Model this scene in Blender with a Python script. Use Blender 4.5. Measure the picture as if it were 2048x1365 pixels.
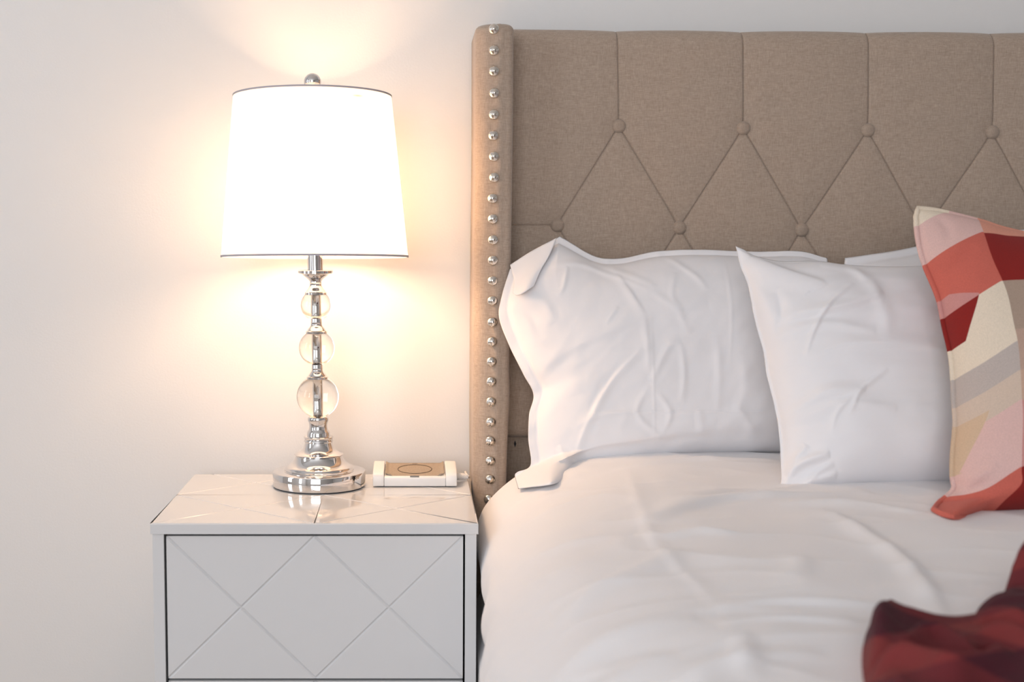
import bpy, bmesh, math, random
import numpy as np
from mathutils import Vector, Matrix

for _o in list(bpy.data.objects):
    bpy.data.objects.remove(_o, do_unlink=True)
scene = bpy.context.scene
col = scene.collection
random.seed(4)
PI = math.pi

# ------------------------------------------------------------------ camera
FPX, U0, V0 = 2700.0, 825.0, 682.5          # focal length / principal point in photo pixels
PITCH = math.atan(227.0 / FPX)
CAMT, CAMZ = 2.53, 1.0505                   # distance to the wall, height
cam_d = bpy.data.cameras.new('camera')
cam = bpy.data.objects.new('camera', cam_d)
col.objects.link(cam)
cam.location = (0, -CAMT, CAMZ)
cam.rotation_euler = (PI / 2 - PITCH, 0, 0)
cam_d.sensor_fit = 'HORIZONTAL'
cam_d.sensor_width = 36.0
cam_d.lens = FPX / 2048 * 36.0
cam_d.shift_x = (1024 - U0) / 2048
cam_d.clip_start = 0.02
cam_d.dof.use_dof = True
cam_d.dof.focus_distance = 2.30
cam_d.dof.aperture_fstop = 4.5
scene.camera = cam

# ------------------------------------------------------------------ world, daylight, exposure
world = bpy.data.worlds.new('world')
scene.world = world
world.use_nodes = True
wb = world.node_tree.nodes['Background']
wb.inputs[0].default_value = (0.62, 0.78, 1.0, 1)
wb.inputs[1].default_value = 1.0
vs = scene.view_settings
vs.view_transform = 'Standard'
vs.look = 'None'
vs.gamma = 1.0
vs.use_curve_mapping = False
vs.exposure = 0.0

ROOM_X0, ROOM_X1, ROOM_Y0, ROOM_Z1 = -2.5, 3.2, -4.6, 2.55
# window openings: (wall, centre along wall, width, z0, z1, power)
WINDOWS = [('left', -0.98, 0.50, 0.75, 2.15, 7.0),
           ('left', -2.75, 0.55, 0.75, 2.15, 14.0),
           ('front', -0.55, 1.70, 0.80, 2.20, 59.0)]  # front one: unseen window added behind the camera as fill
DAY = (0.86, 0.93, 1.0)
FILL_TINT = (0.955, 0.96, 0.99)          # chosen tint of the added front fill light; no curtain there
for wl, c, w, z0, z1, pw in WINDOWS:
    ld = bpy.data.lights.new('window_and_fill_light', 'AREA')
    ld.shape = 'RECTANGLE'
    ld.size, ld.size_y = w, z1 - z0
    ld.energy = pw
    ld.color = DAY if wl == 'left' else FILL_TINT
    lo = bpy.data.objects.new('window_and_fill_light', ld)
    col.objects.link(lo)
    if wl == 'left':
        lo.location = (ROOM_X0 + 0.012, c, (z0 + z1) / 2)
    else:
        lo.location = (c, ROOM_Y0 + 0.012, (z0 + z1) / 2)
    # make the light face into the room (area lights shine along -Z)
    tgt = Vector((1, 0, 0)) if wl == 'left' else Vector((0, 1, 0))
    lo.rotation_euler = tgt.to_track_quat('-Z', 'Y').to_euler()

LAMP_POWER = 11.5
LAMP_COL = (1.0, 0.63, 0.36)

# ------------------------------------------------------------------ pixel helpers (direction only; distance is given)
CP, SP = math.cos(PITCH), math.sin(PITCH)
def ray(u, v):
    a = (np.asarray(u, float) - U0) / FPX
    b = (np.asarray(v, float) - V0) / FPX
    return a, CP - b * SP, -SP - b * CP          # x, y, z
def at_t(u, v, t):
    x, y, z = ray(u, v); k = t / y
    return x * k, t - CAMT + 0 * x, CAMZ + z * k
def at_z(u, v, zz):
    x, y, z = ray(u, v); k = (zz - CAMZ) / z
    return x * k, y * k - CAMT, zz + 0 * x
def at_lean(u, v, t0, z0, t1, z1):
    """plane parallel to x through (t0,z0) and (t1,z1)"""
    x, y, z = ray(u, v)
    n1, n2 = (z1 - z0), -(t1 - t0)               # normal in (t,z)
    k = (n1 * t0 + n2 * (z0 - CAMZ)) / (n1 * y + n2 * z)
    return x * k, y * k - CAMT, CAMZ + z * k
def pt(u, v, t): return Vector([float(c) for c in at_t(u, v, t)])

# ------------------------------------------------------------------ mesh helpers
def link(name, me, mat=None, parent=None, smooth=True):
    o = bpy.data.objects.new(name, me)
    col.objects.link(o)
    if mat is not None: me.materials.append(mat)
    if smooth:
        me.polygons.foreach_set('use_smooth', [True] * len(me.polygons))
    if parent is not None:
        o.parent = parent
        o.matrix_parent_inverse = Matrix.Identity(4)
        pl = Vector((0, 0, 0)); q = parent
        while q is not None:
            pl += q.location; q = q.parent
        o.location = -pl              # vertices are given in world coordinates
    return o
def mesh(name, verts, faces, mat=None, parent=None, smooth=True, auto=None):
    me = bpy.data.meshes.new(name)
    me.from_pydata([tuple(map(float, v)) for v in verts], [], faces)
    me.update()
    o = link(name, me, mat, parent, smooth)
    if auto is not None: sharp(me, auto)
    return o
def sharp(me, deg):
    bm = bmesh.new(); bm.from_mesh(me)
    for e in bm.edges:
        e.smooth = not (len(e.link_faces) == 2 and e.calc_face_angle(0) > math.radians(deg))
    bm.to_mesh(me); bm.free()
def from_bm(name, bm, mat=None, parent=None, smooth=True, auto=None):
    bmesh.ops.recalc_face_normals(bm, faces=bm.faces)
    me = bpy.data.meshes.new(name); bm.to_mesh(me); bm.free()
    o = link(name, me, mat, parent, smooth)
    if auto is not None: sharp(me, auto)
    return o
def box_bm(x0, x1, y0, y1, z0, z1, bev=0.0, seg=2, bm=None):
    bm = bm or bmesh.new()
    vs_ = [bm.verts.new((x, y, z)) for x in (x0, x1) for y in (y0, y1) for z in (z0, z1)]
    fs = []
    for f in ((0, 1, 3, 2), (4, 6, 7, 5), (0, 4, 5, 1), (2, 3, 7, 6), (0, 2, 6, 4), (1, 5, 7, 3)):
        fs.append(bm.faces.new([vs_[i] for i in f]))
    if bev > 0:
        es = list({e for f in fs for e in f.edges})
        bmesh.ops.bevel(bm, geom=es, offset=bev, segments=seg, affect='EDGES', profile=0.5)
    return bm
def box(name, x0, x1, y0, y1, z0, z1, mat, parent=None, bev=0.0, seg=2):
    return from_bm(name, box_bm(x0, x1, y0, y1, z0, z1, bev, seg), mat, parent, True, 15)
def lathe(name, prof, mat, parent, axis, n=64, auto=35, closed=False):
    """prof: list of (r, z); axis(z)->(x,y)"""
    verts, faces = [], []
    m = len(prof)
    for r, z in prof:
        cx, cy = axis(z)
        for k in range(n):
            a = 2 * PI * k / n
            verts.append((cx + r * math.cos(a), cy + r * math.sin(a), z))
    rng = range(m if closed else m - 1)
    for i in rng:
        i2 = (i + 1) % m
        for k in range(n):
            k2 = (k + 1) % n
            faces.append((i * n + k, i * n + k2, i2 * n + k2, i2 * n + k))
    bm = bmesh.new()
    vv = [bm.verts.new(v) for v in verts]
    for f in faces: bm.faces.new([vv[i] for i in f])
    bmesh.ops.remove_doubles(bm, verts=bm.verts, dist=1e-6)
    return from_bm(name, bm, mat, parent, True, auto)
def tube(name, pts, r, mat, parent, n=10, closed=False):
    pts = [Vector(p) for p in pts]
    rr = r if isinstance(r, (list, tuple)) else [r] * len(pts)
    verts, faces = [], []
    up = Vector((0.13, 0.21, 0.97)).normalized()
    M = len(pts)
    for i, p in enumerate(pts):
        a = pts[(i - 1) % M] if (closed or i > 0) else p
        b = pts[(i + 1) % M] if (closed or i < M - 1) else p
        d = (b - a).normalized()
        s = d.cross(up)
        if s.length < 1e-4: s = d.cross(Vector((1, 0, 0)))
        s.normalize(); q = s.cross(d)
        for k in range(n):
            an = 2 * PI * k / n
            verts.append(p + rr[i] * (s * math.cos(an) + q * math.sin(an)))
    for i in range(M if closed else M - 1):
        j = (i + 1) % M
        for k in range(n):
            k2 = (k + 1) % n
            faces.append((i * n + k, i * n + k2, j * n + k2, j * n + k))
    if not closed:
        faces.append(tuple(range(n))[::-1]); faces.append(tuple(range((M - 1) * n, M * n)))
    return mesh(name, verts, faces, mat, parent, True, 60)
def tag(o, label=None, cat=None, group=None, kind=None):
    if label: o['label'] = label
    if cat: o['category'] = cat
    if group: o['group'] = group
    if kind: o['kind'] = kind
    return o
def empty(name, loc, label, cat, group=None):
    o = bpy.data.objects.new(name, None); col.objects.link(o)
    o.location = loc; o.empty_display_size = 0.05
    return tag(o, label, cat, group)
def spline(pts, n):
    """Catmull-Rom resampled evenly by arc length; pts (k,d)"""
    p = np.asarray(pts, float)
    if len(p) == 2:
        q = p
    else:
        e = np.vstack([2 * p[0] - p[1], p, 2 * p[-1] - p[-2]])
        q = []
        for i in range(1, len(e) - 2):
            for s in np.linspace(0, 1, 16, endpoint=False):
                a, b, c, d = e[i - 1], e[i], e[i + 1], e[i + 2]
                q.append(0.5 * (2 * b + (c - a) * s + (2 * a - 5 * b + 4 * c - d) * s * s + (3 * b - a - 3 * c + d) * s ** 3))
        q.append(p[-1]); q = np.array(q)
    L = np.r_[0, np.cumsum(np.linalg.norm(np.diff(q, axis=0), axis=1))]
    s = np.linspace(0, L[-1], n)
    return np.stack([np.interp(s, L, q[:, k]) for k in range(q.shape[1])], 1)
_rng = np.random.RandomState(11)
_perm = _rng.permutation(512); _perm = np.r_[_perm, _perm]
_gr = _rng.uniform(0, 2 * PI, 512)
def perlin(x, y, seed=0):
    x = np.asarray(x, float) + seed * 17.31; y = np.asarray(y, float) + seed * 9.17
    xi, yi = np.floor(x).astype(int), np.floor(y).astype(int)
    xf, yf = x - xi, y - yi
    def g(i, j, dx, dy):
        a = _gr[_perm[(_perm[(i % 512)] + j) % 512]]
        return np.cos(a) * dx + np.sin(a) * dy
    u = xf ** 3 * (xf * (xf * 6 - 15) + 10); v = yf ** 3 * (yf * (yf * 6 - 15) + 10)
    n00, n10 = g(xi, yi, xf, yf), g(xi + 1, yi, xf - 1, yf)
    n01, n11 = g(xi, yi + 1, xf, yf - 1), g(xi + 1, yi + 1, xf - 1, yf - 1)
    return ((n00 * (1 - u) + n10 * u) * (1 - v) + (n01 * (1 - u) + n11 * u) * v) * 1.5
def stroke(X, Y, pts, w, amp, taper=True, skew=0.0):
    """soft ridge along a polyline; (X,Y) vertex coordinates, returns height"""
    q = spline(pts, max(12, 6 * len(pts)))
    best = np.full(X.shape, 1e9); par = np.zeros(X.shape); sgn = np.zeros(X.shape)
    M = len(q) - 1
    for i in range(M):
        ax, ay = q[i]; bx, by = q[i + 1]
        dx, dy = bx - ax, by - ay
        L2 = dx * dx + dy * dy + 1e-12
        s = np.clip(((X - ax) * dx + (Y - ay) * dy) / L2, 0, 1)
        ex, ey = X - ax - s * dx, Y - ay - s * dy
        d = np.hypot(ex, ey)
        m = d < best
        best[m] = d[m]; par[m] = ((i + s) / M)[m]; sgn[m] = np.sign(dx * ey - dy * ex)[m]
    ww = np.where(sgn > 0, w * (1 + skew), w * (1 - skew))
    h = amp * np.exp(-(best / ww) ** 2)
    if taper: h = h * np.clip(np.sin(PI * np.clip(par, 0.0, 1)), 0, 1) ** 0.6
    return h

# ------------------------------------------------------------------ materials
def mat(name, colr, rough=0.5, metal=0.0, **kw):
    m = bpy.data.materials.new(name); m.use_nodes = True
    b = m.node_tree.nodes['Principled BSDF']
    b.inputs['Base Color'].default_value = (*colr, 1)
    b.inputs['Roughness'].default_value = rough
    b.inputs['Metallic'].default_value = metal
    for k, v in kw.items(): b.inputs[k].default_value = v
    return m
def N(m, t, **kw):
    n = m.node_tree.nodes.new(t)
    for k, v in kw.items(): setattr(n, k, v)
    return n
def L(m, a, b): m.node_tree.links.new(a, b)
def bump_noise(m, scale, strength, dist, detail=3, coord='Object', vec_scale=None):
    tc = N(m, 'ShaderNodeTexCoord'); no = N(m, 'ShaderNodeTexNoise')
    no.inputs['Scale'].default_value = scale; no.inputs['Detail'].default_value = detail
    src = tc.outputs[coord]
    if vec_scale:
        mp = N(m, 'ShaderNodeMapping'); mp.inputs['Scale'].default_value = vec_scale
        L(m, src, mp.inputs['Vector']); src = mp.outputs['Vector']
    L(m, src, no.inputs['Vector'])
    bu = N(m, 'ShaderNodeBump'); bu.inputs['Strength'].default_value = strength
    bu.inputs['Distance'].default_value = dist
    L(m, no.outputs['Fac'], bu.inputs['Height'])
    L(m, bu.outputs['Normal'], m.node_tree.nodes['Principled BSDF'].inputs['Normal'])
    return no

M_wall = mat('wall_paint', (0.775, 0.76, 0.745), 0.75)
bump_noise(M_wall, 260, 0.10, 0.002, 4)
M_ceil = mat('ceiling_paint', (0.85, 0.85, 0.84), 0.9); bump_noise(M_ceil, 200, 0.15, 0.002)
M_floor = mat('floor_wood', (0.30, 0.20, 0.13), 0.45)
M_trim = mat('white_trim', (0.82, 0.82, 0.82), 0.4); bump_noise(M_trim, 60, 0.03, 0.001)
M_pane = mat('window_glass', (0.9, 0.95, 1.0), 0.02, **{'Transmission Weight': 1.0})
M_lacq = mat('white_gloss_lacquer', (0.66, 0.665, 0.675), 0.09, **{'Coat Weight': 0.3, 'Coat Roughness': 0.03})
bump_noise(M_lacq, 35, 0.012, 0.001, 2)
M_gap = mat('drawer_gap_painted_shade', (0.06, 0.06, 0.065), 0.8); bump_noise(M_gap, 80, 0.1, 0.001)  # near-black colour standing in for shade in the drawer gaps
M_chrome = mat('polished_chrome', (0.70, 0.69, 0.69), 0.04, 1.0); bump_noise(M_chrome, 14, 0.006, 0.002, 1)
M_nickel = mat('polished_nickel_nail', (0.74, 0.70, 0.65), 0.10, 1.0); bump_noise(M_nickel, 200, 0.02, 0.001, 1)
M_glass = mat('clear_glass', (1.0, 0.975, 0.93), 0.0, **{'Transmission Weight': 1.0, 'IOR': 1.46})
M_black = mat('black_rubber', (0.012, 0.012, 0.014), 0.7); bump_noise(M_black, 120, 0.1, 0.001)
M_plastic = mat('white_plastic', (0.82, 0.80, 0.78), 0.38); bump_noise(M_plastic, 300, 0.03, 0.0005)
M_led = mat('grey_plastic', (0.20, 0.19, 0.18), 0.5); bump_noise(M_led, 300, 0.03, 0.0005)

def weave(name, c1, c2, sc, rough=0.95, bump=0.25, sheen=0.25, bias=(1, 1), coord='Object', bd=0.0006):
    m = mat(name, c1, rough, **{'Sheen Weight': sheen, 'Sheen Roughness': 0.5})
    b = m.node_tree.nodes['Principled BSDF']
    tc = N(m, 'ShaderNodeTexCoord')
    out = []
    for vec in ((sc * 9 * bias[0], sc * 9 * bias[0], sc), (sc, sc, sc * 9 * bias[1])):
        mp = N(m, 'ShaderNodeMapping'); mp.inputs['Scale'].default_value = vec
        no = N(m, 'ShaderNodeTexNoise'); no.inputs['Scale'].default_value = 1.0
        no.inputs['Detail'].default_value = 2.5; no.inputs['Roughness'].default_value = 0.65
        L(m, tc.outputs[coord], mp.inputs['Vector']); L(m, mp.outputs['Vector'], no.inputs['Vector'])
        out.append(no)
    add = N(m, 'ShaderNodeMath', operation='ADD')
    L(m, out[0].outputs['Fac'], add.inputs[0]); L(m, out[1].outputs['Fac'], add.inputs[1])
    hf = N(m, 'ShaderNodeMapRange'); hf.inputs['From Min'].default_value = 0.62; hf.inputs['From Max'].default_value = 1.38
    L(m, add.outputs[0], hf.inputs['Value'])
    mix = N(m, 'ShaderNodeMix', data_type='RGBA')
    mix.inputs['A'].default_value = (*c1, 1); mix.inputs['B'].default_value = (*c2, 1)
    L(m, hf.outputs['Result'], mix.inputs['Factor']); L(m, mix.outputs['Result'], b.inputs['Base Color'])
    bu = N(m, 'ShaderNodeBump'); bu.inputs['Strength'].default_value = bump; bu.inputs['Distance'].default_value = bd
    L(m, hf.outputs['Result'], bu.inputs['Height']); L(m, bu.outputs['Normal'], b.inputs['Normal'])
    return m
M_linen = weave('taupe_linen', (0.31, 0.235, 0.18), (0.50, 0.395, 0.315), 95)
M_button = weave('taupe_linen_button', (0.30, 0.225, 0.175), (0.48, 0.38, 0.30), 120)
M_sheet = mat('white_cotton', (0.80, 0.785, 0.80), 0.85, **{'Sheen Weight': 0.15, 'Sheen Roughness': 0.4})
bump_noise(M_sheet, 30, 0.10, 0.004, 5)
M_duvet = mat('white_duvet_cotton', (0.80, 0.785, 0.795), 0.8, **{'Sheen Weight': 0.2, 'Sheen Roughness': 0.4})
bump_noise(M_duvet, 9, 0.10, 0.01, 5)
M_matt = mat('mattress_ticking', (0.75, 0.74, 0.72), 0.9); bump_noise(M_matt, 60, 0.2, 0.002)
M_pad = weave('charger_fabric', (0.29, 0.235, 0.18), (0.46, 0.38, 0.30), 420, bump=0.1, sheen=0.0, bd=0.0003)
M_dark = mat('dark_wood', (0.05, 0.035, 0.028), 0.5); bump_noise(M_dark, 30, 0.1, 0.001)

# floor planks get a grain
_n = bump_noise(M_floor, 6, 0.05, 0.002, 4, vec_scale=(1, 12, 1))
_r = N(M_floor, 'ShaderNodeValToRGB')
_r.color_ramp.elements[0].color = (0.22, 0.14, 0.085, 1); _r.color_ramp.elements[1].color = (0.38, 0.27, 0.18, 1)
L(M_floor, _n.outputs['Fac'], _r.inputs['Fac'])
L(M_floor, _r.outputs['Color'], M_floor.node_tree.nodes['Principled BSDF'].inputs['Base Color'])

# ------------------------------------------------------------------ room shell
def struct(o): return tag(o, kind='structure')
TH = 0.10
wall_back = struct(box('wall_back', ROOM_X0, ROOM_X1, 0, TH, 0, ROOM_Z1, M_wall))
struct(box('wall_right', ROOM_X1, ROOM_X1 + TH, ROOM_Y0, TH, 0, ROOM_Z1, M_wall))
struct(box('floor', ROOM_X0 - TH, ROOM_X1 + TH, ROOM_Y0 - TH, TH, -0.1, 0, M_floor))
struct(box('ceiling', ROOM_X0 - TH, ROOM_X1 + TH, ROOM_Y0 - TH, TH, ROOM_Z1, ROOM_Z1 + 0.1, M_ceil))
def holed_wall(name, side, lo, hi, holes):
    bm = bmesh.new()
    def add(a, b, z0, z1):
        if b - a < 1e-4 or z1 - z0 < 1e-4: return
        if side == 'left': box_bm(ROOM_X0 - TH, ROOM_X0, a, b, z0, z1, bm=bm)
        else: box_bm(a, b, ROOM_Y0 - TH, ROOM_Y0, z0, z1, bm=bm)
    cur = lo
    for (a, b, z0, z1) in sorted(holes):
        add(cur, a, 0, ROOM_Z1); add(a, b, 0, z0); add(a, b, z1, ROOM_Z1); cur = b
    add(cur, hi, 0, ROOM_Z1)
    return struct(from_bm(name, bm, M_wall, None, False))
for side in ('left', 'front'):
    hs = [(c - w / 2, c + w / 2, z0, z1) for wl, c, w, z0, z1, p in WINDOWS if wl == side]
    holed_wall('wall_' + side, side, ROOM_Y0 if side == 'left' else ROOM_X0, 0 if side == 'left' else ROOM_X1, hs)
for i, (wl, c, w, z0, z1, p) in enumerate(WINDOWS):  # the front frame goes around the added fill window
    a, b = c - w / 2, c + w / 2
    f = 0.035
    def bx(bm, a0, a1, zz0, zz1, d0=-0.06, d1=-0.01):
        if wl == 'left': box_bm(ROOM_X0 + d0, ROOM_X0 + d1, a0, a1, zz0, zz1, bm=bm)
        else: box_bm(a0, a1, ROOM_Y0 + d0, ROOM_Y0 + d1, zz0, zz1, bm=bm)
    bm = bmesh.new()
    bx(bm, a, a + f, z0, z1); bx(bm, b - f, b, z0, z1); bx(bm, a + f, b - f, z0, z0 + f); bx(bm, a + f, b - f, z1 - f, z1)
    wo = struct(from_bm('window_%d' % (i + 1), bm, M_trim, None, False))
    bm = bmesh.new(); bx(bm, a + f, b - f, z0 + f, z1 - f, -0.04, -0.034)
    from_bm('pane', bm, M_pane, wo, False)
    bm = bmesh.new(); bx(bm, a - 0.04, b + 0.04, z0 - 0.03, z0, -0.01, 0.04)
    from_bm('window_sill', bm, M_trim, wo, False)
def baseboard(side, x0, x1, y0, y1):
    struct(box('baseboard_' + side, x0, x1, y0, y1, 0, 0.11, M_trim, None, 0.004))
baseboard('back', ROOM_X0, ROOM_X1, -0.014, 0)
baseboard('left', ROOM_X0, ROOM_X0 + 0.014, ROOM_Y0, -0.014)

# ------------------------------------------------------------------ nightstand
NS_X0, NS_X1 = -0.4005, 0.1005
NS_T0, NS_T1 = 2.03, 2.445
NS_Y0, NS_Y1 = NS_T0 - CAMT, NS_T1 - CAMT
NS_Z = 0.60
def split_cells(x0, x1, y0, y1, lines):
    """lines: (px,py,dx,dy). returns convex cells of the rectangle"""
    cells = [[(x0, y0), (x1, y0), (x1, y1), (x0, y1)]]
    for px, py, dx, dy in lines:
        nx, ny = -dy, dx
        new = []
        for c in cells:
            d = [(x - px) * nx + (y - py) * ny for x, y in c]
            for sg in (1, -1):
                out = []
                for i in range(len(c)):
                    j = (i + 1) % len(c)
                    a, b = d[i] * sg, d[j] * sg
                    if a >= -1e-9: out.append(c[i])
                    if (a > 1e-9 and b < -1e-9) or (a < -1e-9 and b > 1e-9):
                        s = a / (a - b)
                        out.append((c[i][0] + s * (c[j][0] - c[i][0]), c[i][1] + s * (c[j][1] - c[i][1])))
                o2 = []
                for q in out:
                    if not o2 or math.hypot(q[0] - o2[-1][0], q[1] - o2[-1][1]) > 1e-6: o2.append(q)
                if len(o2) > 2 and math.hypot(o2[0][0] - o2[-1][0], o2[0][1] - o2[-1][1]) < 1e-6: o2.pop()
                ar = sum(o2[i][0] * o2[(i + 1) % len(o2)][1] - o2[(i + 1) % len(o2)][0] * o2[i][1] for i in range(len(o2))) if len(o2) > 2 else 0
                if abs(ar) > 1e-7: new.append(o2)
        cells = new
    return cells
def grooved(bm, x0, x1, y0, y1, lines, g, depth, place):
    """V-grooved face on a rectangle; place(x,y,h)->3D"""
    eps = 1e-6
    for c in split_cells(x0, x1, y0, y1, lines):
        n = len(c)
        ar = sum(c[i][0] * c[(i + 1) % n][1] - c[(i + 1) % n][0] * c[i][1] for i in range(n))
        if ar < 0: c = c[::-1]
        off = []
        for i in range(n):
            (ax, ay), (bx_, by_) = c[i], c[(i + 1) % n]
            bd = (abs(ax - x0) < eps and abs(bx_ - x0) < eps) or (abs(ax - x1) < eps and abs(bx_ - x1) < eps) or \
                 (abs(ay - y0) < eps and abs(by_ - y0) < eps) or (abs(ay - y1) < eps and abs(by_ - y1) < eps)
            off.append((0 if bd else g, bd))
        inner = []
        for i in range(n):
            p0, p1, p2 = c[i - 1], c[i], c[(i + 1) % n]
            def ln(p, q, o):
                dx, dy = q[0] - p[0], q[1] - p[1]; l = math.hypot(dx, dy)
                nx, ny = -dy / l, dx / l
                return nx, ny, nx * p[0] + ny * p[1] + o
            a1, b1, c1 = ln(p0, p1, off[i - 1][0]); a2, b2, c2 = ln(p1, p2, off[i][0])
            det = a1 * b2 - a2 * b1
            inner.append(((c1 * b2 - c2 * b1) / det, (a1 * c2 - a2 * c1) / det))
        iv = [bm.verts.new(place(x, y, 0)) for x, y in inner]
        bm.faces.new(iv)
        for i in range(n):
            if off[i][1]: continue
            j = (i + 1) % n
            ov = [bm.verts.new(place(*c[i], -depth)), bm.verts.new(place(*c[j], -depth))]
            bm.faces.new([ov[0], ov[1], iv[j], iv[i]])
ns = empty('nightstand', ((NS_X0 + NS_X1) / 2, (NS_Y0 + NS_Y1) / 2, 0),
           'white glossy lacquered nightstand with engraved diamond lines, carrying the lamp', 'nightstand')
TOPT = 0.0165
# top: grooved upper face + slab under it
mw = (NS_X1 - NS_X0) / 2; md = 0.222
lines = []
for k in range(-3, 5):
    lines.append((NS_X0 + k * mw, NS_Y0, mw / 1.0, md)); lines.append((NS_X0 + k * mw, NS_Y0, -mw / 1.0, md))
# half-module diagonals cross in the middle of each module
bm = bmesh.new()
grooved(bm, NS_X0 + 0.002, NS_X1 - 0.002, NS_Y0 + 0.002, NS_Y1 - 0.002, lines, 0.0020, 0.0015, lambda x, y, h: (x, y, NS_Z + h))
fs = []
def quad(*ps): bm.faces.new([bm.verts.new(p) for p in ps])
z0, z1 = NS_Z - TOPT, NS_Z - 0.002
c0 = [(NS_X0 + .002, NS_Y0 + .002), (NS_X1 - .002, NS_Y0 + .002), (NS_X1 - .002, NS_Y1 - .002), (NS_X0 + .002, NS_Y1 - .002)]
c1 = [(NS_X0, NS_Y0), (NS_X1, NS_Y0), (NS_X1, NS_Y1), (NS_X0, NS_Y1)]
for i in range(4):
    j = (i + 1) % 4
    quad((*c0[i], NS_Z), (*c1[i], z1), (*c1[j], z1), (*c0[j], NS_Z))
    quad((*c1[i], z1), (*c1[i], z0), (*c1[j], z0), (*c1[j], z1))
quad(*[(*p, z0) for p in c1])
me = bpy.data.meshes.new('top'); bm.to_mesh(me); bm.free()
link('top', me, M_lacq, ns, False)
ST = 0.0175
SX0, SX1 = NS_X0 + 0.0025, NS_X1 - 0.0025
box('side_panel', SX0, SX0 + ST, NS_Y0 + 0.003, NS_Y1, 0.09, NS_Z - TOPT, M_lacq, ns, 0.0008)
box('side_panel', SX1 - ST, SX1, NS_Y0 + 0.003, NS_Y1, 0.09, NS_Z - TOPT, M_lacq, ns, 0.0008)
box('back_panel', SX0 + ST, SX1 - ST, NS_Y1 - 0.012, NS_Y1 - 0.002, 0.10, NS_Z - TOPT, M_lacq, ns)
box('bottom_panel', SX0 + ST, SX1 - ST, NS_Y0 + 0.006, NS_Y1 - 0.012, 0.09, 0.106, M_lacq, ns)
DX0, DX1 = SX0 + ST + 0.0034, SX1 - ST - 0.0030
DH = 0.2235
dz1 = NS_Z - TOPT - 0.0040
for k in range(2):
    zt = dz1 - k * (DH + 0.004); zb = zt - DH
    if k == 1: zb = 0.109
    dwm = (DX1 - DX0) / 2; dh = zt - zb
    bm = bmesh.new()
    ys = NS_Y0 + 0.0045
    ln = []
    for q in range(-1, 4):
        ln.append((DX0 + q * dwm, zb, dwm, dh)); ln.append((DX0 + q * dwm, zb, -dwm, dh))
    grooved(bm, DX0, DX1, zb, zt, ln, 0.0025, 0.0020, lambda x, y, h: (x, ys - h, y))
    yb = ys + 0.016
    for a, b in (((DX0, zb), (DX1, zb)), ((DX1, zb), (DX1, zt)), ((DX1, zt), (DX0, zt)), ((DX0, zt), (DX0, zb))):
        bm.faces.new([bm.verts.new(p) for p in ((a[0], ys, a[1]), (b[0], ys, b[1]), (b[0], yb, b[1]), (a[0], yb, a[1]))])
    bm.faces.new([bm.verts.new(p) for p in ((DX0, yb, zb), (DX0, yb, zt), (DX1, yb, zt), (DX1, yb, zb))])
    bmesh.ops.remove_doubles(bm, verts=bm.verts, dist=1e-6)
    dr = from_bm('drawer_front', bm, M_lacq, ns, False)
    # drawer box behind the front, near-black so the gap's shade is painted in
    box('drawer_box', DX0 + 0.001, DX1 - 0.001, yb, NS_Y1 - 0.03, zb + 0.003, zt - 0.003, M_gap, dr)
for sx in (SX0 + 0.01, SX1 - 0.045):
    for yy in (NS_Y0 + 0.02, NS_Y1 - 0.055):
        bm = box_bm(sx, sx + 0.035, yy, yy + 0.035, 0, 0.09, 0.003)
        from_bm('leg', bm, M_lacq, ns, True, 40)

# ------------------------------------------------------------------ table lamp
LT = 2.335                                   # distance of the lamp axis
LX = float(at_t(638.5, 972, LT)[0]); LY = LT - CAMT
KX = -0.0130                                  # the column leans very slightly
def lax(z): return (LX + KX * max(0.0, z - NS_Z - 0.03), LY)
def zv(v): return float(at_t(634, v, LT)[2])
PXM = math.hypot(LT * CP + 0.3 * SP, 0) / FPX  # metres per pixel there
def R(px): return px * PXM
lamp = empty('table_lamp', (LX, LY, NS_Z),
             'chrome and glass-ball table lamp with lit white drum shade on the nightstand', 'lamp')
def prof(ls): return [(R(r), zv(v)) for r, v in ls]
zb0 = NS_Z
base_h = lambda v: max(zv(v), zb0 + 0.002)
# heights fixed to the table top
zoff = NS_Z - zv(977.0)
def zv(v, _o=zoff): return float(at_t(634, v, LT)[2]) + _o * min(1.0, max(0.0, (v - 500) / 477.0))
lathe('foot_ring', [(0.001, NS_Z), (R(90.5), NS_Z), (R(90.5), NS_Z + .003), (0.001, NS_Z + .003)], M_black, lamp, lax)
lathe('base', [(0.001, NS_Z + .002), (R(92.5), NS_Z + .002)] + prof([(93, 973), (93, 948), (92, 946.3), (90, 945.6), (71, 945), (70.2, 944.2),
      (70, 942), (68.5, 941), (67.5, 938.5), (66.5, 937), (64.5, 936), (59, 933.5), (53, 928), (48.5, 921), (46.8, 916), (48.5, 914.5), (49.5, 913.2), (48.5, 912), (44, 910.7),
      (37, 907), (32, 901.5), (28.8, 894), (27.2, 889)]) + prof([(28.6, 888.3), (29.2, 886.5), (28.6, 884.5), (27.8, 883), (29.4, 880.5), (29.6, 878), (28.4, 876.8),
      (24, 876.2), (23.2, 873.5), (23, 870), (21.6, 866.5), (19.8, 864.3), (19, 862), (18.2, 857), (18.2, 852), (19.2, 848), (20.5, 846), (21, 843.5), (20.8, 840), (19, 837.6), (12, 836.5), (0.5, 836.4)]),
      M_chrome, lamp, lax, 96)
lathe('stem', prof([(0.5, 838), (7.2, 838), (7.2, 560), (0.5, 560)]), M_chrome, lamp, lax, 40)
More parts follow.
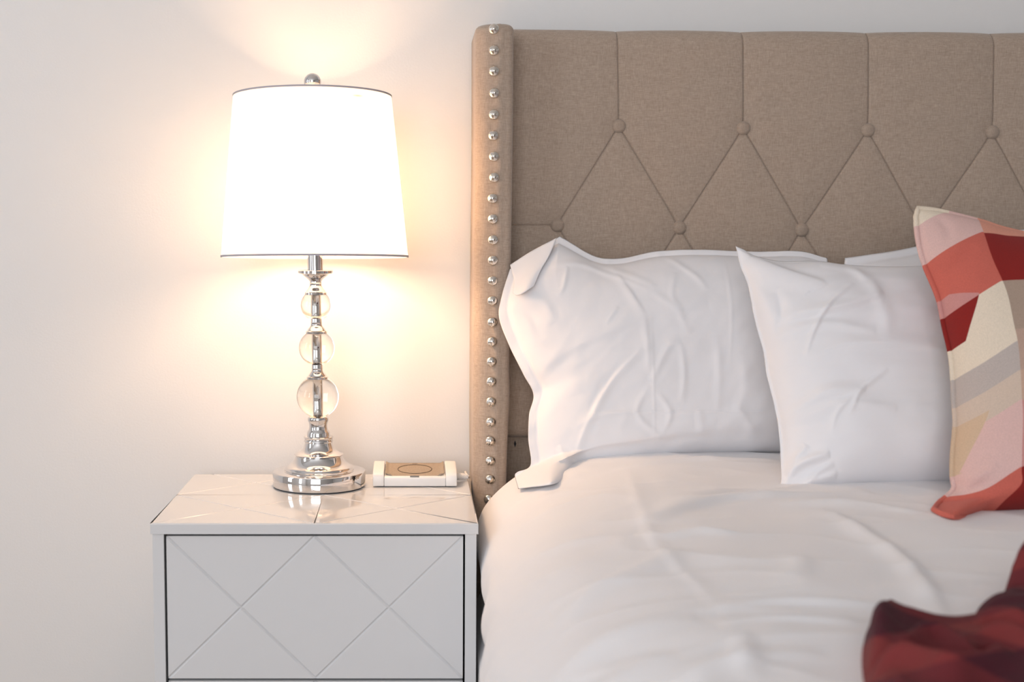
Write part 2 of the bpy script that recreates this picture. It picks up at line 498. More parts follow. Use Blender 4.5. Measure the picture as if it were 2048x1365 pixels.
def ball(vc, r, vt, vb):
    ps = []
    a0 = math.asin(max(-1, min(1, (vc - vt) / r))); a1 = -math.asin(max(-1, min(1, (vb - vc) / r)))
    zc, rm = zv(vc), R(r)
    ps.append((0.0004, zc + rm * math.sin(a1)))
    for k in range(41):
        a = a1 + (a0 - a1) * k / 40
        ps.append((rm * math.cos(a), zc + rm * math.sin(a)))
    ps.append((0.0004, zc + rm * math.sin(a0)))
    return lathe('glass_ball', ps, M_glass, lamp, lax, 96, 50)
ball(797.2, 42.2, 760.5, 838.0)
ball(698.5, 35.8, 668.5, 731.5)
ball(612.5, 30.6, 590.5, 638.0)
def collar(vn0, vn1, vf0, vf1, rn, rf):
    lathe('collar', prof([(0.5, vf1), (rf - 1.0, vf1), (rf, vf1 - 1), (rf, vf0 + 1), (rf - 1, vf0), (rf - 2.5, vf0 - .6),
          (rf * .80, vf0 - 4), (rf * .64, vf0 - 8), (rn + .6, vn1 - 1), (rn, vn1 - 4), (rn + .8, vn1 - 6), (rn, vn1 - 8), (rn, vn0 + 2), (rn + 1, vn0 + 1), (rn + 1, vn0), (0.5, vn0)]), M_chrome, lamp, lax, 64)
collar(729, 746, 756, 761.5, 11, 21.6)
collar(636.5, 653.5, 664, 669.3, 11, 21.6)
collar(562, 574, 585.5, 591.3, 11.8, 22.3)
lathe('drip_cup', prof([(0.5, 563), (13, 563), (14.5, 561), (20, 556.5), (25, 552.5), (27, 549.5), (33.5, 548), (34.5, 547), (34.5, 542), (33.6, 540.8), (0.5, 540.8)]), M_chrome, lamp, lax, 64)
sk = lathe('socket', prof([(0.5, 541), (15.2, 541), (15.2, 497), (13, 495), (0.5, 495)]), M_chrome, lamp, lax, 48)
# shade: tilted back a little
TILT = 0.040
zs0, zs1 = zv(515.5), zv(191.0)
rs0, rs1 = R(184.5), R(155.5)
sc = Vector((lax((zs0 + zs1) / 2)[0], LY + 0.004, (zs0 + zs1) / 2))
def shade_pt(r, z, a):
    p = Vector((r * math.cos(a), r * math.sin(a), z - sc.z))
    p.x += -0.012 * p.z
    y, zz = p.y, p.z
    p.y = y * math.cos(TILT) + zz * math.sin(TILT); p.z = zz * math.cos(TILT) - y * math.sin(TILT)
    return sc + p
def shade_lathe(name, pr, m, parent, n=128, closed=False, auto=50):
    o = lathe(name, pr, m, None, lambda z: (0, 0), n, auto, closed)
    for v in o.data.vertices:
        r = math.hypot(v.co.x, v.co.y); a = math.atan2(v.co.y, v.co.x)
        v.co = shade_pt(r, v.co.z, a)
    o.data.update()
    o.parent = parent; pl = Vector(); q = parent
    while q is not None: pl += q.location; q = q.parent
    o.location = -pl
    return o
M_shade = bpy.data.materials.new('white_shade_fabric'); M_shade.use_nodes = True
nt = M_shade.node_tree; nt.nodes.remove(nt.nodes['Principled BSDF'])
dif = N(M_shade, 'ShaderNodeBsdfDiffuse'); tra = N(M_shade, 'ShaderNodeBsdfTranslucent'); mx = N(M_shade, 'ShaderNodeMixShader')
dif.inputs['Color'].default_value = (0.86, 0.85, 0.84, 1)
mx.inputs[0].default_value = 0.62
L(M_shade, dif.outputs[0], mx.inputs[1]); L(M_shade, tra.outputs[0], mx.inputs[2])
L(M_shade, mx.outputs[0], nt.nodes['Material Output'].inputs['Surface'])
# brown scuff near the upper rim: mask around a short streak in object space
tc = N(M_shade, 'ShaderNodeTexCoord')
scuff = shade_pt(R(156.5 + 2.5), zv(208), -math.acos(min(1, (718 - 624) / 158.0)))
sub = N(M_shade, 'ShaderNodeVectorMath', operation='SUBTRACT'); sub.inputs[1].default_value = scuff
L(M_shade, tc.outputs['Object'], sub.inputs[0])
mp = N(M_shade, 'ShaderNodeMapping'); mp.vector_type = 'POINT'
mp.inputs['Rotation'].default_value = (0, math.radians(32), 0); mp.inputs['Scale'].default_value = (85, 60, 420)
L(M_shade, sub.outputs[0], mp.inputs['Vector'])
ln_ = N(M_shade, 'ShaderNodeVectorMath', operation='LENGTH'); L(M_shade, mp.outputs[0], ln_.inputs[0])
cr = N(M_shade, 'ShaderNodeMapRange'); cr.inputs['From Min'].default_value = 0.2; cr.inputs['From Max'].default_value = 1.0
cr.inputs['To Min'].default_value = 0.75; cr.inputs['To Max'].default_value = 0.0
L(M_shade, ln_.outputs['Value'], cr.inputs['Value'])
mc = N(M_shade, 'ShaderNodeMix', data_type='RGBA'); mc.inputs['A'].default_value = (0.96, 0.93, 0.88, 1); mc.inputs['B'].default_value = (0.22, 0.14, 0.07, 1)
L(M_shade, cr.outputs[0], mc.inputs['Factor']); L(M_shade, mc.outputs['Result'], tra.inputs['Color'])
M_trimg = mat('shade_trim_grey', (0.42, 0.40, 0.44), 0.7); bump_noise(M_trimg, 300, 0.05, 0.0005)
shade = shade_lathe('lamp_shade', [(rs0 + (rs1 - rs0) * k / 12, zs0 + (zs1 - zs0) * k / 12) for k in range(13)], M_shade, lamp)
def trim_ring(r, z, w=0.0016, h=0.0034):
    shade_lathe('trim_ring', [(r - w, z), (r + w * .6, z), (r + w * .6, z + h), (r - w, z + h)], M_trimg, shade, 128, True, 40)
trim_ring(rs0, zs0); trim_ring(rs1, zs1 - 0.0028, 0.0014, 0.0030)
# spider, harp, finial, bulb
zsp = zs1 - 0.012
ct = shade_pt(0, zsp, 0)
for k in range(3):
    a = math.radians(200 + 120 * k)
    tube('spider_arm', [ct, shade_pt(rs1 * .97, zs1 - 0.006, a)], 0.0014, M_chrome, shade, 8)
hx, hy = lax(zv(497))
hz0, hz1 = zv(500), ct.z
hp = []
for k in range(33):
    a = PI * k / 32
    zz = hz0 + (hz1 - hz0) * math.sin(a) ** 0.7
    f = (zz - hz0) / (hz1 - hz0)
    hp.append((hx + (ct.x - hx) * f - 0.050 * math.cos(a) * (1 if 1 else 0), hy + (ct.y - hy) * f, zz))
tube('harp', hp, 0.0016, M_chrome, lamp, 8)
fx, fy = ct.x, ct.y
fz = float(at_t(623, 164.5, LT + 0.015)[2])
fr = R(17)
fpr = [(0.0005, ct.z), (0.006, ct.z), (0.006, ct.z + .004), (R(7), ct.z + .006), (R(7), fz - fr * .82), (R(13), fz - fr * .80), (R(14), fz - fr * .7)]
fpr += [(fr * math.cos(a), fz + fr * math.sin(a)) for a in np.linspace(-0.6, PI / 2 - 0.02, 20)]
lathe('finial', fpr, M_chrome, lamp, lambda z: (fx, fy), 48)
bz = zv(430)
M_bulb = bpy.data.materials.new('bulb_frosted_lit'); M_bulb.use_nodes = True
bb = M_bulb.node_tree.nodes['Principled BSDF']
bb.inputs['Base Color'].default_value = (0.9, 0.85, 0.8, 1)
bb.inputs['Emission Color'].default_value = (*LAMP_COL, 1); bb.inputs['Emission Strength'].default_value = 12
bx_, by_ = lax(bz)
lathe('bulb', [(0.0005, zv(494)), (0.013, zv(494)), (0.013, bz - 0.042), (0.018, bz - 0.034), (0.026, bz - 0.014), (0.029, bz + 0.002), (0.026, bz + 0.016), (0.017, bz + 0.026), (0.0005, bz + 0.0295)], M_bulb, lamp, lax, 32, 60)
pl = bpy.data.lights.new('bulb_light', 'POINT')
pl.energy = LAMP_POWER; pl.color = LAMP_COL; pl.shadow_soft_size = 0.05
plo = bpy.data.objects.new('bulb_light', pl); col.objects.link(plo)
plo.parent = lamp; plo.location = Vector((bx_, by_, bz)) - lamp.location

# ------------------------------------------------------------------ wireless charger
CT = 2.318                                     # front edge distance
cx0 = float(at_t(745.5, 973, CT)[0]); cx1 = float(at_t(914, 973, CT)[0])
CY = CT - CAMT
chg = empty('wireless_charger', ((cx0 + cx1) / 2, CY + 0.05, NS_Z),
            'white wireless charging dock with beige fabric pad beside the lamp', 'charger')
CD, CW = 0.100, cx1 - cx0
def extrude_x(name, prof_yz, x0, x1, m, parent, bev=0.0012):
    bm = bmesh.new()
    a = [bm.verts.new((x0, CY + y, NS_Z + z)) for y, z in prof_yz]
    b = [bm.verts.new((x1, CY + y, NS_Z + z)) for y, z in prof_yz]
    bm.faces.new(a[::-1]); bm.faces.new(b)
    n = len(a)
    for i in range(n):
        bm.faces.new([a[i], a[(i + 1) % n], b[(i + 1) % n], b[i]])
    bmesh.ops.recalc_face_normals(bm, faces=bm.faces)
    if bev > 0:
        es = [e for e in bm.edges if len(e.link_faces) == 2 and e.calc_face_angle(0) > 0.6]
        bmesh.ops.bevel(bm, geom=es, offset=bev, segments=3, affect='EDGES', profile=0.5)
    return from_bm(name, bm, m, parent, True, 45)
cap_p = [(0.001, 0.0015), (0.0, 0.004), (0.0005, 0.0185), (0.003, 0.0225), (0.008, 0.0255), (0.030, 0.0280), (0.07, 0.0300), (0.094, 0.0302), (CD, 0.024), (CD, 0.0015)]
mid_p = [(0.0015, 0.0015), (0.0008, 0.004), (0.0012, 0.0160), (0.0035, 0.0185), (0.010, 0.0193), (0.095, 0.0262), (CD - .001, 0.022), (CD - .001, 0.0015)]
CAPW = 0.0196
extrude_x('end_cap', cap_p, cx0, cx0 + CAPW, M_plastic, chg, 0.0016)
extrude_x('end_cap', cap_p, cx1 - CAPW, cx1, M_plastic, chg, 0.0016)
extrude_x('body', mid_p, cx0 + CAPW + .0003, cx1 - CAPW - .0003, M_plastic, chg, 0.0010)
# fabric pad: rounded front corners, curls up along both sides
px0, px1 = cx0 + CAPW + 0.0025, cx1 - CAPW - 0.0025
pv, pf = [], []
nu, nv = 41, 15
def pad_z(y, s):
    return 0.0197 + (y - 0.010) * (0.0069 / 0.085) + 0.0032 * max(0, (abs(s) - 0.86) / 0.14) ** 2
for j in range(nv):
    y = 0.0075 + (0.094 - 0.0075) * (j / (nv - 1)) ** 1.3
    ins = 0.0
    if y < 0.0155:
        q = (0.0155 - y) / 0.008; ins = 0.008 * (1 - math.sqrt(max(0, 1 - q * q)))
    for i in range(nu):
        s = 2 * i / (nu - 1) - 1
        x = (px0 + px1) / 2 + s * ((px1 - px0) / 2 - ins)
        pv.append((x, CY + y, NS_Z + pad_z(y, s)))
for j in range(nv - 1):
    for i in range(nu - 1):
        a = j * nu + i; pf.append((a, a + 1, a + nu + 1, a + nu))
pad = mesh('fabric_pad', pv, pf, M_pad, chg)
sm = pad.modifiers.new('thick', 'SOLIDIFY'); sm.thickness = 0.0012; sm.offset = -1
pcx = (px0 + px1) / 2
ring = []
for k in range(48):
    a = 2 * PI * k / 48
    y = 0.050 + 0.0300 * math.sin(a)
    ring.append((pcx + 0.0300 * math.cos(a), CY + y, NS_Z + pad_z(y, 0) + 0.0002))
M_ring = mat('dark_brown_print', (0.07, 0.05, 0.035), 0.7); bump_noise(M_ring, 200, 0.1, 0.0005)
tube('ring_mark', ring, 0.00065, M_ring, pad, 8, True)
box('printed_mark', pcx - .0045, pcx + .0045, CY + .0868, CY + .0885, NS_Z + pad_z(.087, 0) - .0002, NS_Z + pad_z(.087, 0) + .0003, M_ring, pad)
bxs = box_bm(pcx - 0.0085, pcx + 0.0075, CY + 0.0022, CY + 0.0062, NS_Z + 0.0168, NS_Z + 0.0195, 0.0006)
from_bm('status_light', bxs, M_led, chg, True, 40)
# ribbed strain relief and cable dropping behind the nightstand
cb = []; cr_ = []
for k in range(33):
    f = k / 32
    cb.append((cx1 - 0.001 + 0.021 * f, CY + 0.058 + 0.010 * f, NS_Z + 0.0085 - 0.0025 * f * f))
    cr_.append((0.0068 - 0.0016 * f) * (1.0 if (k // 2) % 2 == 0 else 0.80))
tube('strain_relief', cb, cr_, M_plastic, chg, 14)
e = Vector(cb[-1])
cpts = spline([e - Vector((.004, .003, 0)), e + Vector((0.004, 0.008, -0.002)), e + Vector((0.002, 0.026, -0.0035)), (e.x, NS_Y1 - 0.004, NS_Z + 0.0032), (e.x - .001, NS_Y1 + 0.0095, NS_Z - 0.001), (e.x - 0.003, NS_Y1 + 0.014, NS_Z - 0.05), (e.x - 0.01, NS_Y1 + 0.02, 0.3), (e.x - 0.03, NS_Y1 + 0.03, 0.03)], 40)
tube('cable', cpts, 0.0021, M_plastic, chg, 8)

# ------------------------------------------------------------------ bed with tufted headboard
WING_T = 2.355; PAN_T = 2.455
bed = empty('upholstered_bed', (1.03, -1.2, 0), 'taupe linen upholstered bed with button-tufted wingback headboard and nailhead trim', 'bed')
PY = PAN_T - CAMT
def hp_(u, v): x, y, z = at_t(u, v, PAN_T); return np.array([float(x), float(z)])
NB = 7
T_, R1, R2, R3, B_ = [], [], [], [], []
for k in range(NB):
    R1.append(hp_(1238 + 249.3 * k, 252 + 4.2 * k)); R3.append(hp_(1233 + 247 * k, 656 + 4.2 * k))
    T_.append(hp_(1235 + 251.3 * k, 59 + 1.5 * k)); B_.append(hp_(1233 + 247 * k, 877 + 2 * k))
for k in range(NB + 1): R2.append(hp_(1115 + 244.6 * k, 451 + 4.8 * k))
XL = float(at_t(1003, 400, PAN_T)[0]); XR = R2[NB][0] + (R2[0][0] - XL)
topz = lambda x: T_[0][1] + (T_[-1][1] - T_[0][1]) * (x - T_[0][0]) / (T_[-1][0] - T_[0][0])
botz = lambda x: B_[0][1] + (B_[-1][1] - B_[0][1]) * (x - B_[0][0]) / (B_[-1][0] - B_[0][0])
TLc, TRc = np.array([XL, topz(XL)]), np.array([XR, topz(XR)])
BLc, BRc = np.array([XL, botz(XL)]), np.array([XR, botz(XR)])
L2, R2e = np.array([XL, R2[0][1]]), np.array([XR, R2[NB][1]])
Mt = [np.array([R2[k][0], topz(R2[k][0])]) for k in range(NB + 1)]
Mb = [np.array([R2[k][0], botz(R2[k][0])]) for k in range(NB + 1)]
quads, seams = [], []
for k in range(NB + 1):
    lt, lb = (TLc, BLc) if k == 0 else (T_[k - 1], B_[k - 1])
    l1, l3 = (L2, L2) if k == 0 else (R1[k - 1], R3[k - 1])
    rt, rb = (TRc, BRc) if k == NB else (T_[k], B_[k])
    r1, r3 = (R2e, R2e) if k == NB else (R1[k], R3[k])
    quads += [(lt, Mt[k], R2[k], l1), (Mt[k], rt, r1, R2[k]), (l3, R2[k], Mb[k], lb), (R2[k], r3, rb, Mb[k])]
for k in range(NB):
    quads.append((R1[k], R2[k + 1], R3[k], R2[k]))
    seams += [(T_[k], R1[k]), (R3[k], B_[k]), (R1[k], R2[k]), (R1[k], R2[k + 1]), (R3[k], R2[k]), (R3[k], R2[k + 1])]
seams += [(L2, R2[0]), (R2[NB], R2e)]
BTN = R1 + R2 + R3
ss = np.array([0, .003, .0065, .012, .022, .045, .08, .13, .2, .28, .36, .44, .5])
ss = np.r_[ss, 1 - ss[-2::-1]]
def seam_d(X, Z):
    d = np.full(X.shape, 1e9)
    for a, b in seams:
        dx, dz = b - a; l2 = dx * dx + dz * dz
        s = np.clip(((X - a[0]) * dx + (Z - a[1]) * dz) / l2, 0, 1)
        d = np.minimum(d, np.hypot(X - a[0] - s * dx, Z - a[1] - s * dz))
    return d
def panel_h(X, Z):
    d = seam_d(X, Z)
    h = 0.0065 * (1 - np.exp(-d / 0.045)) + 0.0035 * (1 - np.exp(-(d / 0.0010) ** 1.5)) - 0.0035
    db = np.full(X.shape, 1e9)
    for b in BTN: db = np.minimum(db, np.hypot(X - b[0], Z - b[1]))
    h = h - 0.0045 * np.exp(-(db / 0.022) ** 2)
    return h
pv, pf = [], []
for q in quads:
    a, b, c, d = q
    S, Tt = np.meshgrid(ss, ss)
    G = ((1 - S) * (1 - Tt))[..., None] * a + (S * (1 - Tt))[..., None] * b + (S * Tt)[..., None] * c + ((1 - S) * Tt)[..., None] * d
    X, Z = G[..., 0], G[..., 1]
    h = panel_h(X, Z)
    zt = topz(X); rr = 0.028
    dd = np.clip(zt - Z, 0, rr)
    back = rr - np.sqrt(np.maximum(0, rr * rr - (rr - dd) ** 2))
    rb_ = 0.018; db = np.clip(Z - botz(X), 0, rb_)
    back2 = rb_ - np.sqrt(np.maximum(0, rb_ * rb_ - (rb_ - db) ** 2))
    n = len(ss); o = len(pv)
    Zp = Z + np.where(dd < rr, h * 0.35 * (1 - dd / rr), 0)
    Y = PY - h + back + back2
    pv += list(zip(X.ravel(), Y.ravel(), Zp.ravel()))
    for j in range(n - 1):
        for i in range(n - 1):
            p = o + j * n + i; pf.append((p, p + n, p + n + 1, p + 1))
bm = bmesh.new(); vv = [bm.verts.new(p) for p in pv]
for f in pf: bm.faces.new([vv[i] for i in f])
bmesh.ops.remove_doubles(bm, verts=bm.verts, dist=2e-5)
me = bpy.data.meshes.new('headboard_panel'); bmesh.ops.recalc_face_normals(bm, faces=bm.faces)
bm.to_mesh(me); bm.free()
panel = link('headboard_panel', me, M_linen, bed)
panel['label'] = 'taupe linen headboard panel with diamond button tufting'
box('headboard_back', XL, XR, PY + 0.020, -0.012, BLc[1] - 0.004, TLc[1] - 0.022, M_linen, bed, 0.008)
lb_ = box('lower_board', XL, XR, -0.045, -0.012, 0.30, BLc[1] - 0.003, M_linen, bed, 0.002)
nk = [at_t(u, v, CAMT - .045) for u, v in ((1030, 881), (1032.5, 888), (1030, 895.5), (1027.8, 888))]
mesh('screw_slot', [(p[0], -0.0458, p[2]) for p in nk] + [(p[0], -0.044, p[2]) for p in nk],
     [(0, 1, 2, 3), (0, 4, 5, 1), (1, 5, 6, 2), (2, 6, 7, 3), (3, 7, 4, 0)], M_black, lb_, False)
# buttons share one mesh
bp = [(0.0003, 0.0075), (0.003, 0.0073), (0.007, 0.0062), (0.0102, 0.0043), (0.0122, 0.0015), (0.0126, -0.0012), (0.0120, -0.004)]
bme = None
for b in BTN:
    hh = float(panel_h(np.array([b[0]]), np.array([b[1]]))[0])
    if bme is None:
        verts, faces = [], []
        for r, dpt in bp:
            for k in range(24):
                a = 2 * PI * k / 24; verts.append((r * math.cos(a), -dpt, r * math.sin(a)))
        for i in range(len(bp) - 1):
            for k in range(24):
                faces.append((i * 24 + k, i * 24 + (k + 1) % 24, (i + 1) * 24 + (k + 1) % 24, (i + 1) * 24 + k))
        bme = bpy.data.meshes.new('button'); bme.from_pydata(verts, [], faces); bme.materials.append(M_button)
        bme.polygons.foreach_set('use_smooth', [True] * len(bme.polygons))
    o = bpy.data.objects.new('button', bme); col.objects.link(o); o.parent = panel
    o.location = Vector((b[0], PY + 0.0025, b[1]))       # panel sits at the world origin
def wing(mirror=None):
    """padded side wing; mirror = x of the bed centre plane for the far one"""
    ztop = float(at_t(985, 46, WING_T)[2])
    z0 = 0.03
    yf, yb = WING_T - CAMT, -0.010
    rows = []
    zz = np.r_[np.linspace(z0, ztop - 0.012, 70)]
    def xs(z):
        v = np.interp(z, [0.03, 0.60, 0.75, 1.0, 1.2, ztop], [1500, 1000, 860, 560, 300, 46])
        ul = np.interp(v, [40, 300, 600, 900, 1000, 1500], [951, 950.5, 947.5, 945.5, 946, 946])
        ur = np.interp(v, [40, 300, 600, 800, 860, 900, 950, 1000, 1500], [1028, 1026, 1022, 1018.5, 1020, 1017, 1014.5, 1013, 1013])
        return float(at_t(ul, v, WING_T + .012)[0]), float(at_t(ur, v, WING_T + .004)[0])
    def ringp(z, ins, dz=0):
        a, b = xs(min(z, ztop - .002)); a += ins; b -= ins
        y0 = yf + ins
        rl, rr_ = 0.030, 0.013
        wob = 0.0010 * math.sin(z * 31) + 0.0008 * math.sin(z * 57 + 1)
        pts = []
        for k in range(9):
            t = PI / 2 * k / 8
            pts.append((a + rl - rl * math.cos(t), y0 + rl - rl * math.sin(t) + wob * math.sin(t)))
        for f in (.2, .4, .6, .8):
            x = a + rl + (b - rr_ - a - rl) * f
            pts.append((x, y0 + wob - 0.0035 * math.sin(PI * f)))
        for k in range(9):
            t = PI / 2 * k / 8
            pts.append((b - rr_ + rr_ * math.sin(t), y0 + rr_ - rr_ * math.cos(t) + wob * math.cos(t)))
        pts += [(b, y0 + .06), (b, yb), (a, yb), (a, y0 + .06)]
        return [(x, y, z + dz) for x, y in pts]
    for z in zz: rows.append(ringp(z, 0))
    for k in range(1, 6):
        t = PI / 2 * k / 5
        rows.append(ringp(ztop - .012 + .012 * math.sin(t), .012 * (1 - math.cos(t))))
    n = len(rows[0]); verts = [p for r in rows for p in r]
    faces = []
    for i in range(len(rows) - 1):
        for k in range(n):
            faces.append((i * n + k, i * n + (k + 1) % n, (i + 1) * n + (k + 1) % n, (i + 1) * n + k))
    faces.append(tuple(range((len(rows) - 1) * n, len(rows) * n)))
    if mirror is not None:
        verts = [(2 * mirror - x, y, z) for x, y, z in verts]; faces = [f[::-1] for f in faces]
    w = mesh('wing', verts, faces, M_linen, bed, True)
    return w
BCX = (XL + XR) / 2
wl_ = wing(); wr_ = wing(BCX)
wl_['label'] = 'taupe linen wing with a column of silver nailheads'
NV = [58, 100, 142, 186, 229, 271, 313, 355, 397, 438, 480, 521, 562, 602, 645, 684, 724, 764, 804, 845, 883, 923, 960, 1000, 1040, 1080, 1120]
NU = [988, 988.5, 988.5, 989, 988, 987, 988, 988.5, 985.5, 986, 986.5, 986, 985.5, 985, 985, 984.5, 983.5, 983, 982.5, 982, 981, 981, 980.5, 978, 977, 977, 976]
nme = None
for mir in (None, BCX):
    for u, v in zip(NU, NV):
        p = pt(u, v, WING_T - 0.0058)
        if nme is None:
            verts, faces = [], []
            npf = [(0.0002, .0052), (.0025, .0049), (.005, .0039), (.0072, .0022), (.0090, .0004), (.0093, -.004)]
            for r, dpt in npf:
                for k in range(20):
                    a = 2 * PI * k / 20; verts.append((r * math.cos(a), -dpt, r * math.sin(a)))
            for i in range(len(npf) - 1):
                for k in range(20):
                    faces.append((i * 20 + k, i * 20 + (k + 1) % 20, (i + 1) * 20 + (k + 1) % 20, (i + 1) * 20 + k))
            nme = bpy.data.meshes.new('nail_head'); nme.from_pydata(verts, [], faces); nme.materials.append(M_nickel)
            nme.polygons.foreach_set('use_smooth', [True] * len(nme.polygons))
        o = bpy.data.objects.new('nail_head', nme); col.objects.link(o)
        o.parent = wl_ if mir is None else wr_
        o.location = p if mir is None else Vector((2 * mir - p.x, p.y, p.z))
BX0, BX1 = 0.185, 2 * BCX - 0.185
box('side_rail', BX0 - 0.03, BX0 + 0.02, -2.15, WING_T - CAMT, 0.10, 0.36, M_linen, bed, 0.012)
box('side_rail', BX1 - 0.02, BX1 + 0.03, -2.15, WING_T - CAMT, 0.10, 0.36, M_linen, bed, 0.012)
box('foot_rail', BX0 - 0.03, BX1 + 0.03, -2.20, -2.14, 0.10, 0.36, M_linen, bed, 0.012)
box('slat_deck', BX0 + .02, BX1 - .02, -2.14, -0.06, 0.26, 0.30, M_dark, bed)
for x in (BX0, BX1 - .05):
    box('leg', x, x + .05, -2.18, -2.13, 0, 0.11, M_dark, bed, .004)
box('mattress', BX0 + 0.005, BX1 - 0.005, -2.10, PY - 0.012, 0.30, 0.605, M_matt, None, 0.05, 5)
tag(bpy.data.objects['mattress'], 'white mattress lying on the bed under the duvet', 'mattress')

# ------------------------------------------------------------------ duvet
def x_edge(t): return np.interp(t, [0.4, 1.2, 1.7, 2.03, 2.25, 2.4], [0.045, 0.072, 0.092, 0.106, 0.109, 0.111])
DPROF = [(-.020, .27), (-.016, .32), (-.004, .375), (.012, .42), (.019, .447), (.012, .472), (.002, .50), (-.001, .525), (.006, .555), (.018, .578),
         (.040, .603), (.070, .627), (.110, .648), (.17, .663), (.25, .670), (.36, .672), (.9, .675)]
dprof = spline(DPROF, 400)
# strokes given on the photo, laid on the top plane
def on_top(ps): return [(float(at_z(u, v, .672)[0]), float(at_z(u, v, .672)[1])) for u, v in ps]
D_STROKES = [
    (on_top([(1300, 1046), (1330, 1030), (1416, 1006), (1526, 996), (1746, 990)]), .022, .007, .35),
    (on_top([(1380, 1000), (1443, 990), (1530, 982)]), .016, -.006, 0),
    (on_top([(1640, 1018), (1757, 1086), (1823, 1137), (1890, 1235)]), .012, .006, -.3),
    (on_top([(1255, 935), (1290, 1042), (1327, 1102), (1388, 1157), (1455, 1228)]), .009, .0022, .3),
    (on_top([(1430, 1212), (1560, 1203), (1700, 1206), (1800, 1212)]), .010, .0045, 0),
    (on_top([(1440, 1245), (1560, 1236), (1720, 1240)]), .009, .004, 0),
    (on_top([(1080, 1180), (1180, 1150), (1300, 1125), (1360, 1100)]), .02, .005, 0),
    (on_top([(1040, 1290), (1150, 1250), (1280, 1235), (1400, 1230)]), .02, .005, 0),
    (on_top([(1060, 1350), (1200, 1310), (1350, 1290)]), .02, .004, 0),
    (on_top([(1480, 1265), (1490, 1300), (1500, 1350)]), .012, .004, 0),
    (on_top([(1340, 1345), (1480, 1310), (1640, 1300)]), .014, .004, 0),
    (on_top([(1560, 1010), (1700, 1012), (1850, 1030)]), .012, .004, 0),
    (on_top([(1230, 935), (1400, 925), (1560, 922)]), .010, .004, 0),
    (on_top([(1570, 1110), (1600, 1130), (1590, 1160)]), .014, .003, 0),
    (on_top([(1270, 1060), (1330, 1072), (1400, 1068), (1480, 1075)]), .012, .0035, 0),
]
def duvet_disp(x, y):
    h = np.zeros(np.shape(x))
    for ps, w, a, sk_ in D_STROKES: h = h + stroke(x, y, ps, w, a * 1.3, True, sk_)
    h = h + 0.006 * perlin(x * 4.0 + y * 1.3, y * 4.0, 1) + 0.0030 * perlin(x * 6 + y * 5, y * 13 - x * 4, 2)
    rd = 1 - np.abs(perlin(x * 5 - y * 3, y * 9 + x * 3, 5)); h = h + 0.0028 * rd ** 4
    return h
def duvet_z(x, y):
    x = np.asarray(x, float); y = np.asarray(y, float)
    d = x - x_edge(y + CAMT)
    top = dprof[dprof[:, 1] > .525]
    return np.interp(d, top[:, 0], top[:, 1]) + duvet_disp(x, y) * np.clip((d - .02) / .1, 0, 1)
low = dprof[dprof[:, 0] < .20][::2]
mono = dprof[dprof[:, 1] > .56]
xs_top = np.arange(low[-1, 0] + .004, 1.62, .0055)
zt_ = np.interp(xs_top, mono[:, 0], mono[:, 1])
prof_d = np.vstack([low, np.stack([xs_top, zt_], 1)])
tt = np.r_[np.linspace(0.50, 1.0, 40, endpoint=False), np.linspace(1.0, 2.33, 300)]
PX_ = prof_d[:, 0][None, :] + x_edge(tt)[:, None]
PZ_ = np.repeat(prof_d[:, 1][None, :], len(tt), 0)
PT_ = np.repeat(tt[:, None], prof_d.shape[0], 1) - CAMT
tang = np.gradient(prof_d, axis=0); tang /= np.linalg.norm(tang, axis=1)[:, None] + 1e-9
nrm = np.stack([-tang[:, 1], tang[:, 0]], 1)
dsp = duvet_disp(PX_, PT_)
wt = np.clip((prof_d[:, 0] - .02) / .1, 0, 1)[None, :]
side = 0.012 * perlin(PT_ * 5.0 + PZ_ * 2, PZ_ * 3, 8) + 0.007 * perlin(PT_ * 13 + PZ_ * 6, PZ_ * 4, 9)
side_w = (1 - wt) * np.clip((.60 - PZ_) / .1, 0, 1) * np.clip((2.02 - PT_ - CAMT) / .15, 0.12, 1)
tot = dsp * wt + side * side_w
VX = PX_ + tot * nrm[:, 0][None, :]; VZ = PZ_ + tot * nrm[:, 1][None, :]
# beside the nightstand the drop hangs clear of its side
bw = np.clip((PT_ + CAMT - 1.93) / .09, 0, 1)
VX = VX + bw * (np.maximum(VX, .1030) - VX)
# far end tucks down under the pillows
endw = np.clip((PT_ + CAMT - 2.285) / .045, 0, 1)
VZ = VZ - 0.05 * endw ** 2 * np.clip((PZ_ - .4) / .2, 0, 1)
nT, nP = VX.shape
verts = np.stack([VX.ravel(), PT_.ravel(), VZ.ravel()], 1)
idx = np.arange(nT * nP).reshape(nT, nP)
faces = np.stack([idx[:-1, :-1].ravel(), idx[:-1, 1:].ravel(), idx[1:, 1:].ravel(), idx[1:, :-1].ravel()], 1).tolist()
duv = mesh('duvet', verts, faces, M_duvet)
so = duv.modifiers.new('thick', 'SOLIDIFY'); so.thickness = 0.018; so.offset = -1
tag(duv, 'white puffy cotton duvet spread over the bed, hanging over its side', 'duvet')

